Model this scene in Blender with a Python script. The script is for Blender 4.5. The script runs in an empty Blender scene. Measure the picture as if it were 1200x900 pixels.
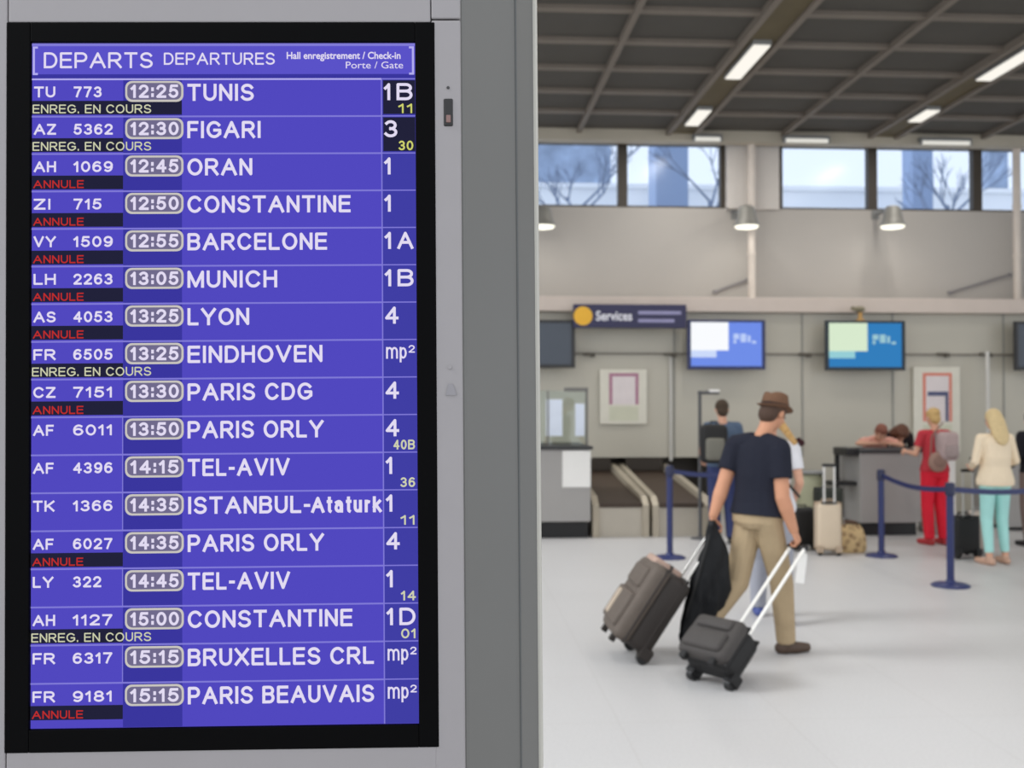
import bpy, bmesh, math, random
from mathutils import Vector, Matrix, Quaternion, noise
random.seed(7)
V = Vector
PI = math.pi
C = bpy.context.scene.collection
SC = bpy.context.scene

# ------------------------------------------------------------------ camera
F = 1200.0                      # focal length in pixels of the 1200 px wide frame
CAM = V((0, 0, 1.70))
PSI = math.atan(74 / F)         # yaw to the right of the hall axis
TH = math.atan(20 / F)          # slight upward pitch
FW = V((math.sin(PSI) * math.cos(TH), math.cos(PSI) * math.cos(TH), math.sin(TH)))
RT = V((math.cos(PSI), -math.sin(PSI), 0))
UP = RT.cross(FW)
cd = bpy.data.cameras.new('camera'); cam = bpy.data.objects.new('camera', cd); C.objects.link(cam)
cam.matrix_world = Matrix(((RT.x, UP.x, -FW.x, CAM.x), (RT.y, UP.y, -FW.y, CAM.y), (RT.z, UP.z, -FW.z, CAM.z), (0, 0, 0, 1)))
cd.sensor_width = 36; cd.lens = 36; cd.clip_start = 0.05; cd.clip_end = 500
cd.dof.use_dof = True; cd.dof.focus_distance = 1.56; cd.dof.aperture_fstop = 5.6
SC.camera = cam

# ------------------------------------------------------------------ world, light, exposure
w = bpy.data.worlds.new('sky'); SC.world = w; w.use_nodes = True
nt = w.node_tree; bg = nt.nodes['Background']
bg.inputs[0].default_value = (0.92, 0.955, 1.0, 1); bg.inputs[1].default_value = 1.42
SC.view_settings.view_transform = 'Standard'; SC.view_settings.look = 'None'
SC.view_settings.exposure = 0.0; SC.view_settings.gamma = 1.0
SC.view_settings.use_curve_mapping = False
# soft daylight from the left, through the added glass roof
sl = bpy.data.lights.new('daylight', 'SUN'); sl.energy = 2.1; sl.angle = math.radians(18); sl.color = (1, .98, .95)
so = bpy.data.objects.new('daylight', sl); C.objects.link(so)
so.rotation_euler = Vector((math.cos(math.radians(42)), .06, -math.sin(math.radians(42)))).to_track_quat('-Z', 'Y').to_euler(); so.location = (-15, 0, 15)
LAMP_W = 30.0                   # each ceiling fluorescent fixture
PEND_W = 2.0
try:
    SC.cycles.use_denoising = True; SC.cycles.max_bounces = 6; SC.cycles.transparent_max_bounces = 12
except Exception: pass

def at(px, py, Y):
    d = FW + RT * ((px - 600) / F) + UP * ((450 - py) / F)
    return CAM + d * ((Y - CAM.y) / d.y)
def ground(px, py, z=0.0):
    d = FW + RT * ((px - 600) / F) + UP * ((450 - py) / F)
    return CAM + d * ((z - CAM.z) / d.z)
def atz(px, py, z): return ground(px, py, z)

# ------------------------------------------------------------------ materials
def lin(c):
    return tuple(((x / 255) / 12.92 if x / 255 <= .04045 else ((x / 255 + .055) / 1.055) ** 2.4) for x in c)
MATS = {}
def mat(name, rgb, rough=.6, metal=0., var=.08, scale=6., bump=0., bscale=40., spec=.5, coat=0.):
    if name in MATS: return MATS[name]
    m = bpy.data.materials.new(name); m.use_nodes = True; MATS[name] = m
    t = m.node_tree; b = t.nodes['Principled BSDF']
    c = lin(rgb)
    b.inputs['Roughness'].default_value = rough; b.inputs['Metallic'].default_value = metal
    b.inputs['Specular IOR Level'].default_value = spec
    if coat: b.inputs['Coat Weight'].default_value = coat
    tc = t.nodes.new('ShaderNodeTexCoord')
    n = t.nodes.new('ShaderNodeTexNoise'); n.inputs['Scale'].default_value = scale; n.inputs['Detail'].default_value = 4
    t.links.new(tc.outputs['Object'], n.inputs['Vector'])
    r = t.nodes.new('ShaderNodeMix'); r.data_type = 'RGBA'
    r.inputs[6].default_value = (*[max(0, x * (1 - var)) for x in c], 1)
    r.inputs[7].default_value = (*[min(1, x * (1 + var)) for x in c], 1)
    t.links.new(n.outputs['Fac'], r.inputs[0]); t.links.new(r.outputs[2], b.inputs['Base Color'])
    if bump:
        n2 = t.nodes.new('ShaderNodeTexNoise'); n2.inputs['Scale'].default_value = bscale; n2.inputs['Detail'].default_value = 3
        t.links.new(tc.outputs['Object'], n2.inputs['Vector'])
        bp = t.nodes.new('ShaderNodeBump'); bp.inputs['Strength'].default_value = bump; bp.inputs['Distance'].default_value = .02
        t.links.new(n2.outputs['Fac'], bp.inputs['Height']); t.links.new(bp.outputs['Normal'], b.inputs['Normal'])
    return m
def emat(name, rgb, s=1.):
    if name in MATS: return MATS[name]
    m = bpy.data.materials.new(name); m.use_nodes = True; MATS[name] = m
    t = m.node_tree; t.nodes.remove(t.nodes['Principled BSDF'])
    e = t.nodes.new('ShaderNodeEmission'); e.inputs[0].default_value = (*lin(rgb), 1); e.inputs[1].default_value = s
    t.links.new(e.outputs[0], t.nodes['Material Output'].inputs[0]); return m
def glass(name, tint=(235, 243, 245), refl=.08, rough=.03):
    if name in MATS: return MATS[name]
    m = bpy.data.materials.new(name); m.use_nodes = True; MATS[name] = m
    t = m.node_tree; t.nodes.remove(t.nodes['Principled BSDF'])
    a = t.nodes.new('ShaderNodeBsdfTransparent'); a.inputs[0].default_value = (*lin(tint), 1)
    g = t.nodes.new('ShaderNodeBsdfGlossy'); g.inputs['Roughness'].default_value = rough
    x = t.nodes.new('ShaderNodeMixShader'); x.inputs[0].default_value = refl
    t.links.new(a.outputs[0], x.inputs[1]); t.links.new(g.outputs[0], x.inputs[2])
    t.links.new(x.outputs[0], t.nodes['Material Output'].inputs[0]); return m

# ------------------------------------------------------------------ mesh helpers
def BM(): return bmesh.new()
def frame_of(d):
    d = d.normalized(); a = V((0, 0, 1)) if abs(d.z) < .9 else V((1, 0, 0))
    x = a.cross(d).normalized(); return x, d.cross(x), d
def box(bm, c, s, bev=0., seg=2, rot=None):
    M = Matrix.Translation(V(c)) @ (rot.to_4x4() if rot else Matrix()) @ Matrix.Diagonal((s[0], s[1], s[2], 1))
    r = bmesh.ops.create_cube(bm, size=1, matrix=M)
    if bev:
        es = list({e for v in r['verts'] for e in v.link_edges})
        bmesh.ops.bevel(bm, geom=es, offset=bev, segments=seg, profile=.5, affect='EDGES', clamp_overlap=True)
def box2(bm, a, b, bev=0., seg=2):
    a, b = V(a), V(b); box(bm, (a + b) / 2, [abs(b[i] - a[i]) for i in range(3)], bev, seg)
def cone(bm, a, b, ra, rb, seg=16, caps=True):
    a, b = V(a), V(b); x, y, z = frame_of(b - a)
    M = Matrix(((x.x, y.x, z.x, 0), (x.y, y.y, z.y, 0), (x.z, y.z, z.z, 0), (0, 0, 0, 1)))
    bmesh.ops.create_cone(bm, cap_ends=caps, segments=seg, radius1=ra, radius2=rb, depth=(b - a).length,
                          matrix=Matrix.Translation((a + b) / 2) @ M)
def ell(bm, c, r, rot=None, u=16, v=10):
    if not hasattr(r, '__len__'): r = (r, r, r)
    M = Matrix.Translation(V(c)) @ (rot.to_4x4() if rot else Matrix()) @ Matrix.Diagonal((*r, 1))
    bmesh.ops.create_uvsphere(bm, u_segments=u, v_segments=v, radius=1, matrix=M)
def cap(bm, a, b, ra, rb, seg=14):
    a, b = V(a), V(b)
    if (b - a).length < 1e-5: ell(bm, a, ra); return
    cone(bm, a, b, ra, rb, seg); ell(bm, a, ra, u=seg, v=8); ell(bm, b, rb, u=seg, v=8)
def tube(bm, pts, r, seg=10):
    for i in range(len(pts) - 1): cap(bm, pts[i], pts[i + 1], r, r, seg)
def loft(bm, rings, seg=20, power=2.):
    """rings: (centre, rx, ry, X axis, Y axis)"""
    vs = []
    for c, rx, ry, X, Y in rings:
        ring = []
        for k in range(seg):
            a = 2 * PI * k / seg; ca, sa = math.cos(a), math.sin(a)
            ca = math.copysign(abs(ca) ** (2 / power), ca); sa = math.copysign(abs(sa) ** (2 / power), sa)
            ring.append(bm.verts.new(V(c) + X * (rx * ca) + Y * (ry * sa)))
        vs.append(ring)
    for i in range(len(vs) - 1):
        for k in range(seg):
            bm.faces.new((vs[i][k], vs[i][(k + 1) % seg], vs[i + 1][(k + 1) % seg], vs[i + 1][k]))
    bm.faces.new(list(reversed(vs[0]))); bm.faces.new(vs[-1])
def lathe(bm, prof, c=(0, 0, 0), seg=28):
    c = V(c); vs = []
    for r, z in prof:
        vs.append([bm.verts.new(c + V((max(r, 1e-4) * math.cos(2 * PI * k / seg), max(r, 1e-4) * math.sin(2 * PI * k / seg), z))) for k in range(seg)])
    for i in range(len(vs) - 1):
        for k in range(seg):
            bm.faces.new((vs[i][k], vs[i][(k + 1) % seg], vs[i + 1][(k + 1) % seg], vs[i + 1][k]))
    bm.faces.new(list(reversed(vs[0]))); bm.faces.new(vs[-1])
def prism(bm, poly, z0, z1):
    a = [bm.verts.new((x, y, z0)) for x, y in poly]; b = [bm.verts.new((x, y, z1)) for x, y in poly]
    n = len(poly)
    for k in range(n): bm.faces.new((a[k], a[(k + 1) % n], b[(k + 1) % n], b[k]))
    bm.faces.new(list(reversed(a))); bm.faces.new(b)
def quad(bm, x0, x1, z0, z1, y=0., mi=0):
    f = bm.faces.new([bm.verts.new(p) for p in ((x0, y, z0), (x1, y, z0), (x1, y, z1), (x0, y, z1))]); f.material_index = mi; return f

def wm(o):
    m = Matrix.LocRotScale(o.location, o.rotation_euler, o.scale)
    return wm(o.parent) @ m if o.parent else m
def link(name, me, m, parent):
    o = bpy.data.objects.new(name, me); C.objects.link(o)
    if parent: o.parent = parent
    if m and not me.materials:
        for x in (m if isinstance(m, (list, tuple)) else [m]): me.materials.append(x)
    return o
def obj(name, bm, m, parent=None, world=False, smooth=None):
    bmesh.ops.recalc_face_normals(bm, faces=bm.faces)
    if world and parent: bm.transform(wm(parent).inverted())
    me = bpy.data.meshes.new(name); bm.to_mesh(me); bm.free()
    if smooth is not None:
        for p in me.polygons: p.use_smooth = True
        if smooth < 180:
            try: me.set_sharp_from_angle(angle=math.radians(smooth))
            except Exception: pass
    return link(name, me, m, parent)
def sculpt(name, bm, m, parent=None, vox=.008, it=3, world=True, fac=.5):
    """fuse overlapping volumes into one continuous smooth surface"""
    bmesh.ops.recalc_face_normals(bm, faces=bm.faces)
    me = bpy.data.meshes.new('t'); bm.to_mesh(me); bm.free()
    o = bpy.data.objects.new('t', me); C.objects.link(o)
    r = o.modifiers.new('r', 'REMESH'); r.mode = 'VOXEL'; r.voxel_size = vox; r.use_smooth_shade = True
    if it:
        s = o.modifiers.new('s', 'SMOOTH'); s.factor = fac; s.iterations = it
    dg = bpy.context.evaluated_depsgraph_get(); dg.update()
    m2 = bpy.data.meshes.new_from_object(o.evaluated_get(dg)); m2.name = name
    bpy.data.objects.remove(o); bpy.data.meshes.remove(me)
    if world and parent: m2.transform(wm(parent).inverted())
    m2.materials.clear()
    for p in m2.polygons: p.use_smooth = True
    return link(name, m2, m, parent)
def tag(o, label, cat, group=None):
    o['label'] = label; o['category'] = cat
    if group: o['group'] = group
    return o
def thing(name, label, cat, loc=(0, 0, 0), rotz=0., group=None):
    o = bpy.data.objects.new(name, None); C.objects.link(o); o.empty_display_size = .1
    o.location = loc; o.rotation_euler = (0, 0, rotz); return tag(o, label, cat, group)
def struct(name, bm, m, parent=None, smooth=None):
    o = obj(name, bm, m, parent, smooth=smooth)
    if not parent: o['kind'] = 'structure'
    return o
def dup(root, loc=None, label=None):
    r = root.copy(); C.objects.link(r)
    if loc is not None: r.location = loc
    if label: r['label'] = label
    for ch in list(root.children):
        c = ch.copy(); C.objects.link(c); c.parent = r
        for g in ch.children:
            d = g.copy(); C.objects.link(d); d.parent = c
    return r
# lettering
def text_mesh(s, bold=0.):
    cu = bpy.data.curves.new('t', 'FONT'); cu.body = s; cu.size = 1; cu.offset = bold; cu.resolution_u = 4
    o = bpy.data.objects.new('t', cu); C.objects.link(o)
    dg = bpy.context.evaluated_depsgraph_get(); dg.update()
    me = bpy.data.meshes.new_from_object(o.evaluated_get(dg))
    bpy.data.objects.remove(o); bpy.data.curves.remove(cu); return me
_h = text_mesh('H'); CAPH = max(v.co.y for v in _h.vertices)
def text(bm, s, x0, x1, zb, zc, y, mi, bold=.02):
    """lettering between x0 and x1 with its baseline at zb and capital height zc"""
    me = text_mesh(s, bold); xs = [v.co.x for v in me.vertices]; a, b = min(xs), max(xs)
    kx = (x1 - x0) / (b - a); kz = zc / CAPH
    t = bmesh.new(); t.from_mesh(me); bpy.data.meshes.remove(me)
    mp = {v: bm.verts.new((x0 + (v.co.x - a) * kx, y, zb + v.co.y * kz)) for v in t.verts}
    for f in t.faces:
        try: bm.faces.new([mp[v] for v in f.verts]).material_index = mi
        except ValueError: pass
    t.free()

def _arc(cx, cy, rx, ry, a0, a1, n=9):
    return [(cx + rx * math.cos(math.radians(a0 + (a1 - a0) * k / n)), cy + ry * math.sin(math.radians(a0 + (a1 - a0) * k / n))) for k in range(n + 1)]
_S = _arc(.5, .75, .46, .25, 20, 180, 7) + _arc(.5, .75, .46, .25, 180, 262, 4)[1:] + _arc(.5, .25, .5, .25, 82, 0, 4) + _arc(.5, .25, .5, .25, 0, -160, 8)[1:]
_O = _arc(.5, .5, .5, .5, 0, 360, 24)
GL = {  # width, strokes in a unit box (centre lines)
 'A': (.84, [[(0, 0), (.5, 1), (1, 0)], [(.19, .36), (.81, .36)]]), 'B': (.68, [[(0, 0), (0, 1), (.6, 1)] + _arc(.6, .77, .36, .23, 90, -90)[1:] + [(0, .54)], [(.6, .54)] + _arc(.62, .27, .38, .27, 90, -90) + [(0, 0)]]),
 'C': (.76, [_arc(.52, .5, .52, .5, 38, 322, 18)]), 'D': (.72, [[(0, 0), (0, 1), (.45, 1)] + _arc(.45, .5, .55, .5, 90, -90, 12) + [(0, 0)]]),
 'E': (.64, [[(1, 1), (0, 1), (0, 0), (1, 0)], [(0, .53), (.92, .53)]]), 'F': (.6, [[(1, 1), (0, 1), (0, 0)], [(0, .5), (.88, .5)]]),
 'G': (.8, [_arc(.52, .5, .52, .5, 40, 330, 18) + [(1, .2), (1, .46), (.56, .46)]]), 'H': (.68, [[(0, 0), (0, 1)], [(1, 0), (1, 1)], [(0, .53), (1, .53)]]),
 'I': (.17, [[(.5, 0), (.5, 1)]]), 'K': (.72, [[(0, 0), (0, 1)], [(1, 1), (0, .36)], [(.3, .56), (1, 0)]]), 'L': (.58, [[(0, 1), (0, 0), (1, 0)]]),
 'M': (.82, [[(0, 0), (0, 1), (.5, .02), (1, 1), (1, 0)]]), 'N': (.68, [[(0, 0), (0, 1), (1, 0), (1, 1)]]), 'O': (.8, [_O]),
 'P': (.68, [[(0, 0), (0, 1), (.6, 1)] + _arc(.6, .72, .4, .28, 90, -90)[1:] + [(0, .44)]]), 'R': (.72, [[(0, 0), (0, 1), (.6, 1)] + _arc(.6, .74, .36, .26, 90, -90)[1:] + [(0, .48)], [(.5, .48), (1, 0)]]),
 'S': (.68, [_S]), 'T': (.7, [[(0, 1), (1, 1)], [(.5, 1), (.5, 0)]]), 'U': (.68, [[(0, 1), (0, .36)] + _arc(.5, .36, .5, .36, 180, 360, 12) + [(1, 1)]]),
 'V': (.78, [[(0, 1), (.5, 0), (1, 1)]]), 'X': (.76, [[(0, 0), (1, 1)], [(0, 1), (1, 0)]]), 'Y': (.78, [[(0, 1), (.5, .45), (1, 1)], [(.5, .45), (.5, 0)]]), 'Z': (.68, [[(0, 1), (1, 1), (0, 0), (1, 0)]]),
 '0': (.58, [_O]), '1': (.34, [[(0, .74), (.45, .86), (.8, 1), (.8, 0)]]), '2': (.58, [_arc(.5, .72, .48, .28, 170, -35, 10) + [(0, 0), (1, 0)]]),
 '3': (.58, [_arc(.48, .75, .44, .25, 150, -90, 10), _arc(.48, .26, .5, .26, 90, -155, 10)]), '4': (.6, [[(.74, 0), (.74, 1), (0, .3), (1, .3)]]),
 '5': (.58, [[(.92, 1), (.2, 1), (.08, .5)] + _arc(.47, .32, .5, .32, 130, -155, 12)]), '6': (.58, [_arc(.5, .31, .48, .31, 0, 360, 16), _arc(.56, .5, .56, .5, 55, 190, 9)]),
 '7': (.58, [[(0, 1), (1, 1), (.6, .5), (.36, 0)]]), '8': (.58, [_arc(.5, .76, .42, .24, 0, 360, 16), _arc(.5, .27, .5, .27, 0, 360, 16)]), '9': (.58, [_arc(.5, .69, .48, .31, 0, 360, 16), _arc(.44, .5, .56, .5, 10, -125, 9)]),
 ':': (.17, [[(.5, .08), (.5, .2)], [(.5, .62), (.5, .74)]]), '-': (.34, [[(0, .42), (1, .42)]]), '.': (.17, [[(.5, 0), (.5, .08)]]), ' ': (.26, []),
 't': (.36, [[(.45, 1), (.45, .2)] + _arc(.75, .16, .3, .16, 180, 270, 4), [(0, .74), (1, .74)]]), 'a': (.58, [_arc(.42, .26, .42, .26, 0, 360, 14), [(.06, .66)] + _arc(.45, .48, .45, .26, 120, 0, 5) + [(.9, 0)]]),
 'u': (.56, [[(0, .74), (0, .26)] + _arc(.45, .26, .45, .26, 180, 360, 8) + [(.9, .74)], [(.9, .4), (.9, 0)]]), 'r': (.38, [[(0, 0), (0, .74)], [(0, .4)] + _arc(.6, .4, .6, .32, 180, 70, 5)]), 'k': (.56, [[(0, 0), (0, 1)], [(.9, .74), (0, .3)], [(.3, .44), (1, 0)]]),
 'm': (.9, [[(0, 0), (0, .74)], _arc(.25, .48, .25, .26, 180, 0, 6) + [(.5, 0)], _arc(.75, .48, .25, .26, 180, 0, 6) + [(1, 0)]]), 'p': (.58, [[(0, -.28), (0, .74)], _arc(.45, .36, .45, .36, 0, 360, 14)])}
def strokes(bm, s, x0, x1, zb, zc, wd, y, mi):
    """lettering as strokes of width wd, fitted between x0 and x1, capital height zc"""
    gap = .13; tot = sum(GL[c][0] for c in s) + gap * (len(s) - 1); k = (x1 - x0) / tot; x = x0; h = wd / 2
    n = 0
    for c in s:
        W, st = GL[c]; W *= k; n += 1
        for pl in st:
            P = [V((x + h + p * max(1e-6, W - 2 * h), 0, zb + h + q * (zc - 2 * h))) for p, q in pl]
            for i in range(len(P) - 1):
                d = (P[i + 1] - P[i])
                if d.length < 1e-7: continue
                d.normalize(); nn = V((-d.z, 0, d.x)) * h
                e0 = d * (h * (.95 if i == 0 else 0)); e1 = d * (h * (.95 if i == len(P) - 2 else 0))
                f = bm.faces.new([bm.verts.new(V((0, y, 0)) + q) for q in (P[i] - nn - e0, P[i + 1] - nn + e1, P[i + 1] + nn + e1, P[i] + nn - e0)]); f.material_index = mi
            for q in P[1:-1]:
                f = bm.faces.new([bm.verts.new((q.x + h * math.cos(a * PI / 5), y, q.z + h * math.sin(a * PI / 5))) for a in range(10)]); f.material_index = mi
        x += W + gap * k

# ------------------------------------------------------------------ common materials
M_WALL = mat('painted wall', (179, 174, 168), .75, var=.03, scale=1.5, bump=.05, bscale=60)
M_PANEL = mat('counter wall panel', (192, 187, 173), .35, var=.06, scale=1.2)
M_LEDGE = mat('cream ledge', (205, 192, 182), .6, var=.05, scale=5)
M_CEIL = mat('ceiling panel', (79, 76, 71), .8, var=.12, scale=3)
M_BEAM = mat('ceiling beam', (120, 111, 101), .6, var=.1, scale=5)
M_CHAN = mat('lamp channel', (96, 86, 62), .7, var=.15, scale=4)
M_BROWN = mat('dark brown frame', (62, 54, 44), .5)
M_ALU = mat('brushed aluminium', (141, 138, 140), .5, metal=.1, var=.03, scale=20)
M_GREY = mat('grey metal panel', (138, 139, 138), .5, metal=.2, var=.04, scale=8)
M_DGREY = mat('dark grey plastic', (46, 46, 48), .5)
M_BLACK = mat('black plastic', (16, 16, 18), .4)
M_STEEL = mat('steel', (190, 188, 184), .3, metal=.8, var=.03)
M_NAVY = mat('navy blue paint', (36, 45, 94), .4, var=.05)
M_WHITE = mat('white paper', (236, 234, 230), .7, var=.03)
M_COUNTER = mat('counter front laminate', (158, 155, 152), .5, var=.03, scale=4)
M_GLASS = glass('clear pane', (232, 238, 247), .012, .2)
M_LAMP = emat('lamp diffuser', (255, 250, 240), 1.0)

# ------------------------------------------------------------------ the hall
YW = 16.0       # upper back wall
YC = 15.2       # wall behind the counters
ZC = 5.85       # ceiling
# floor: pale speckled terrazzo with faint joints
def floor_mat():
    m = bpy.data.materials.new('pale terrazzo'); m.use_nodes = True; t = m.node_tree; b = t.nodes['Principled BSDF']
    b.inputs['Roughness'].default_value = .42; b.inputs['Specular IOR Level'].default_value = .35
    tc = t.nodes.new('ShaderNodeTexCoord')
    n = t.nodes.new('ShaderNodeTexNoise'); n.inputs['Scale'].default_value = 60; n.inputs['Detail'].default_value = 5
    n2 = t.nodes.new('ShaderNodeTexNoise'); n2.inputs['Scale'].default_value = .6; n2.inputs['Detail'].default_value = 3
    br = t.nodes.new('ShaderNodeTexBrick'); br.offset = 0
    for k, v in (('Scale', 1.), ('Brick Width', .9), ('Row Height', .9), ('Mortar Size', .006)): br.inputs[k].default_value = v
    br.inputs['Color1'].default_value = (1, 1, 1, 1); br.inputs['Color2'].default_value = (.99, .99, .99, 1); br.inputs['Mortar'].default_value = (.95, .945, .94, 1)
    a = t.nodes.new('ShaderNodeMix'); a.data_type = 'RGBA'; a.inputs[6].default_value = (*lin((186, 185, 185)), 1); a.inputs[7].default_value = (*lin((204, 203, 203)), 1)
    a2 = t.nodes.new('ShaderNodeMix'); a2.data_type = 'RGBA'; a2.inputs[6].default_value = (.93, .92, .91, 1); a2.inputs[7].default_value = (1, 1, 1, 1)
    m1 = t.nodes.new('ShaderNodeMix'); m1.data_type = 'RGBA'; m1.blend_type = 'MULTIPLY'; m1.inputs[0].default_value = 1
    m2 = t.nodes.new('ShaderNodeMix'); m2.data_type = 'RGBA'; m2.blend_type = 'MULTIPLY'; m2.inputs[0].default_value = 1
    for x in (n, n2, br): t.links.new(tc.outputs['Object'], x.inputs['Vector'])
    t.links.new(n.outputs['Fac'], a.inputs[0]); t.links.new(n2.outputs['Fac'], a2.inputs[0])
    t.links.new(a.outputs[2], m1.inputs[6]); t.links.new(a2.outputs[2], m1.inputs[7])
    t.links.new(m1.outputs[2], m2.inputs[6]); t.links.new(br.outputs['Color'], m2.inputs[7])
    t.links.new(m2.outputs[2], b.inputs['Base Color']); return m
bm = BM(); box2(bm, (-12, -6, -.2), (18, 17, 0)); struct('floor', bm, floor_mat())

# ceiling: dark panels, cross beams every 0.96 m, rails along the hall and lamp channels
bm = BM(); box2(bm, (-2, 3.2, ZC + .045), (18, YW + .2, ZC + .3))
ceiling = struct('ceiling', bm, M_CEIL)
k = 0
while 10.75 - .96 * 4 + .96 * k < YW - .6:
    y = 10.75 - .96 * 4 + .96 * k; k += 1
    bm = BM(); box2(bm, (-2, y - .06, ZC), (18, y + .06, ZC + .045)); obj('cross_beam', bm, M_BEAM, ceiling)
CH = [3.58 + 3.2 * i for i in range(-3, 4)]
for i in range(-1, 4):
    x = 1.99 + 3.2 * i
    bm = BM(); box2(bm, (x - .035, 3.2, ZC - .03), (x + .035, YW - .4, ZC + .045)); obj('long_rail', bm, M_BEAM, ceiling)
for x in CH[2:]:
    for s in (-.21, .21):
        bm = BM(); box2(bm, (x + s - .035, 3.2, ZC - .05), (x + s + .035, YW - .4, ZC + .045)); obj('long_rail', bm, M_BEAM, ceiling)
    bm = BM(); box2(bm, (x - .175, 3.2, ZC - .012), (x + .175, YW - .4, ZC + .044)); obj('lamp_channel', bm, M_CHAN, ceiling)

# fluorescent ceiling lamps in the channels
def tube_lamp(x, y, label, width=.11, length=1.24):
    t = thing('ceiling_lamp', label, 'ceiling light', (x, y, ZC - .066), 0, 'fluorescent lamps in the ceiling channels')
    bm = BM(); box2(bm, (-width, -length / 2, 0), (width, length / 2, .055)); obj('lamp_housing', bm, M_GREY, t)
    bm = BM(); box2(bm, (-width + .012, -length / 2 + .012, -.018), (width - .012, length / 2 - .012, 0.0), .006); obj('diffuser', bm, M_LAMP, t)
    L = bpy.data.lights.new('lamp_light', 'AREA'); L.shape = 'RECTANGLE'; L.size = .18; L.size_y = 1.2; L.energy = LAMP_W; L.color = (1, .96, .9)
    o = bpy.data.objects.new('lamp_light', L); C.objects.link(o); o.parent = t; o.location = (0, 0, -.03)
    return t
tube_lamp(CH[3], 12.08, 'bright white strip lamp in the ceiling channel above the pilaster')
tube_lamp(CH[3], 14.5, 'foreshortened strip lamp at the far end of the ceiling channel, close to the windows', length=.8)
tube_lamp(CH[4], 11.95, 'bright strip lamp in the right-hand ceiling channel, cut by the photo edge')
tube_lamp(CH[4], 14.2, 'small strip lamp at the window end of the right-hand ceiling channel', length=.6)
for x in (CH[2], CH[3], CH[4]):  # extra lamps out of view, added to light the hall
    for y in (4.6, 8.4): tube_lamp(x, y, 'unseen white strip lamp added for light in the ceiling channels before the view')
tube_lamp(CH[2], 12.27, 'unseen white strip lamp added for light in the ceiling channel above the blue board')  # one more added lamp, out of sight behind the board

# unseen glass roof, added where the ceiling is cut back to let daylight in
gr = bpy.data.objects.new('window_7', None); C.objects.link(gr); gr.location = (-7, 9.6, ZC + .06); gr['kind'] = 'structure'
bm = BM(); box2(bm, (-5, -6.4, 0), (4.98, 6.4, .012)); obj('window_pane', bm, glass('roof pane', (248, 250, 252), .02), gr)
bm = BM()
for q in range(6): box2(bm, (-5 + 1.98 * q, -6.4, -.08), (-4.94 + 1.98 * q, 6.4, 0))
for q in range(7): box2(bm, (-5, -6.4 + 2.12 * q, -.05), (4.98, -6.34 + 2.12 * q, -.005))
obj('window_frame', bm, M_BROWN, gr)

# header beam where ceiling meets the windows
bm = BM(); box2(bm, (-12, YW - .42, ZC - .13), (18, YW - .2, ZC + .14)); struct('trim_1', bm, mat('header beam', (184, 176, 160), .7, var=.12, scale=2))
bm = BM(); box2(bm, (-12, YW - .2, ZC - .08), (18, YW + .15, ZC + .14)); struct('trim_2', bm, M_BROWN)

# upper back wall with its band of windows
zt, zb = at(1000, 168, YW).z, at(1000, 246, YW).z
bm = BM(); box2(bm, (-12, YW, 0), (18, YW + .2, zb)); box2(bm, (-12, YW, zt), (18, YW + .2, ZC)); struct('wall_back', bm, M_WALL)
xs = [at(p, 200, YW).x for p in (730, 850, 912, 1023, 1146)]
pitch = xs[4] - xs[3]
edges = [(xs[0] - pitch, xs[0]), (xs[0], xs[1]), (xs[2], xs[3]), (xs[3], xs[4]), (xs[4], xs[4] + pitch), (xs[0] - 2 * pitch, xs[0] - pitch)]
for i, (a, b) in enumerate(edges):
    wd = bpy.data.objects.new('window_%d' % (i + 1), None); C.objects.link(wd); wd.location = ((a + b) / 2, YW + .06, zb); wd['kind'] = 'structure'
    h = zt - zb; hw = (b - a) / 2
    bm = BM(); t = .075 if True else 0
    box2(bm, (-hw, -.05, 0), (-hw + t, .08, h)); box2(bm, (hw - t, -.05, 0), (hw, .08, h))
    box2(bm, (-hw + t, -.05, 0), (hw - t, .08, .03)); box2(bm, (-hw + t, -.05, h - .03), (hw - t, .08, h)); obj('window_frame', bm, M_BROWN, wd)
    bm = BM(); box2(bm, (-hw + t, .0, .03), (hw - t, .008, h - .03)); obj('window_pane', bm, M_GLASS, wd)
# pilaster between the windows and the blank wall past the window rows
bm = BM(); a, b = xs[1], xs[2]; m_ = at(882, 200, YW).x
box2(bm, (a, YW - .12, zb - .02), (m_, YW + .2, ZC), .008); box2(bm, (m_ + .01, YW - .06, zb - .02), (b, YW + .2, ZC), .008); struct('pilaster_column', bm, mat('pilaster paint', (206, 200, 194), .7, var=.03))
bm = BM(); box2(bm, (xs[4] + pitch, YW, zb), (18, YW + .2, zt)); box2(bm, (-12, YW, zb), (xs[0] - 2 * pitch, YW + .2, zt)); struct('wall_back', bm, M_WALL)
# wall behind the counters, with cream ledge on top
zl0, zl1 = at(900, 367, YC).z, at(900, 350, YC).z
zp = at(760, 536, YC).z
bm = BM()
openings = [(at(694, 560, YC).x, at(832, 560, YC).x)]
box2(bm, (-12, YC, zp), (18, YC + .15, zl0))
box2(bm, (-12, YC, 0), (openings[0][0], YC + .15, zp)); box2(bm, (openings[0][1], YC, 0), (18, YC + .15, zp)); struct('wall_counters', bm, M_PANEL)
bm = BM(); box2(bm, (-12, YC - .18, zl0), (18, YW + .02, zl1), .01); struct('trim_3', bm, M_LEDGE)
zr = at(900, 415, YC).z
bm = BM(); box2(bm, (-12, YC - .03, zr - .015), (18, YC + .01, zr + .015)); struct('trim_4', bm, mat('rail grey', (132, 126, 116), .5))
for i, px in enumerate((790, 940, 1046, 1176)):
    x = at(px, 450, YC).x
    bm = BM(); box2(bm, (x - .012, YC - .012, zp), (x + .012, YC + .01, zl0)); struct('trim_%d' % (5 + i), bm, mat('panel seam', (150, 149, 142), .5))
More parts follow.
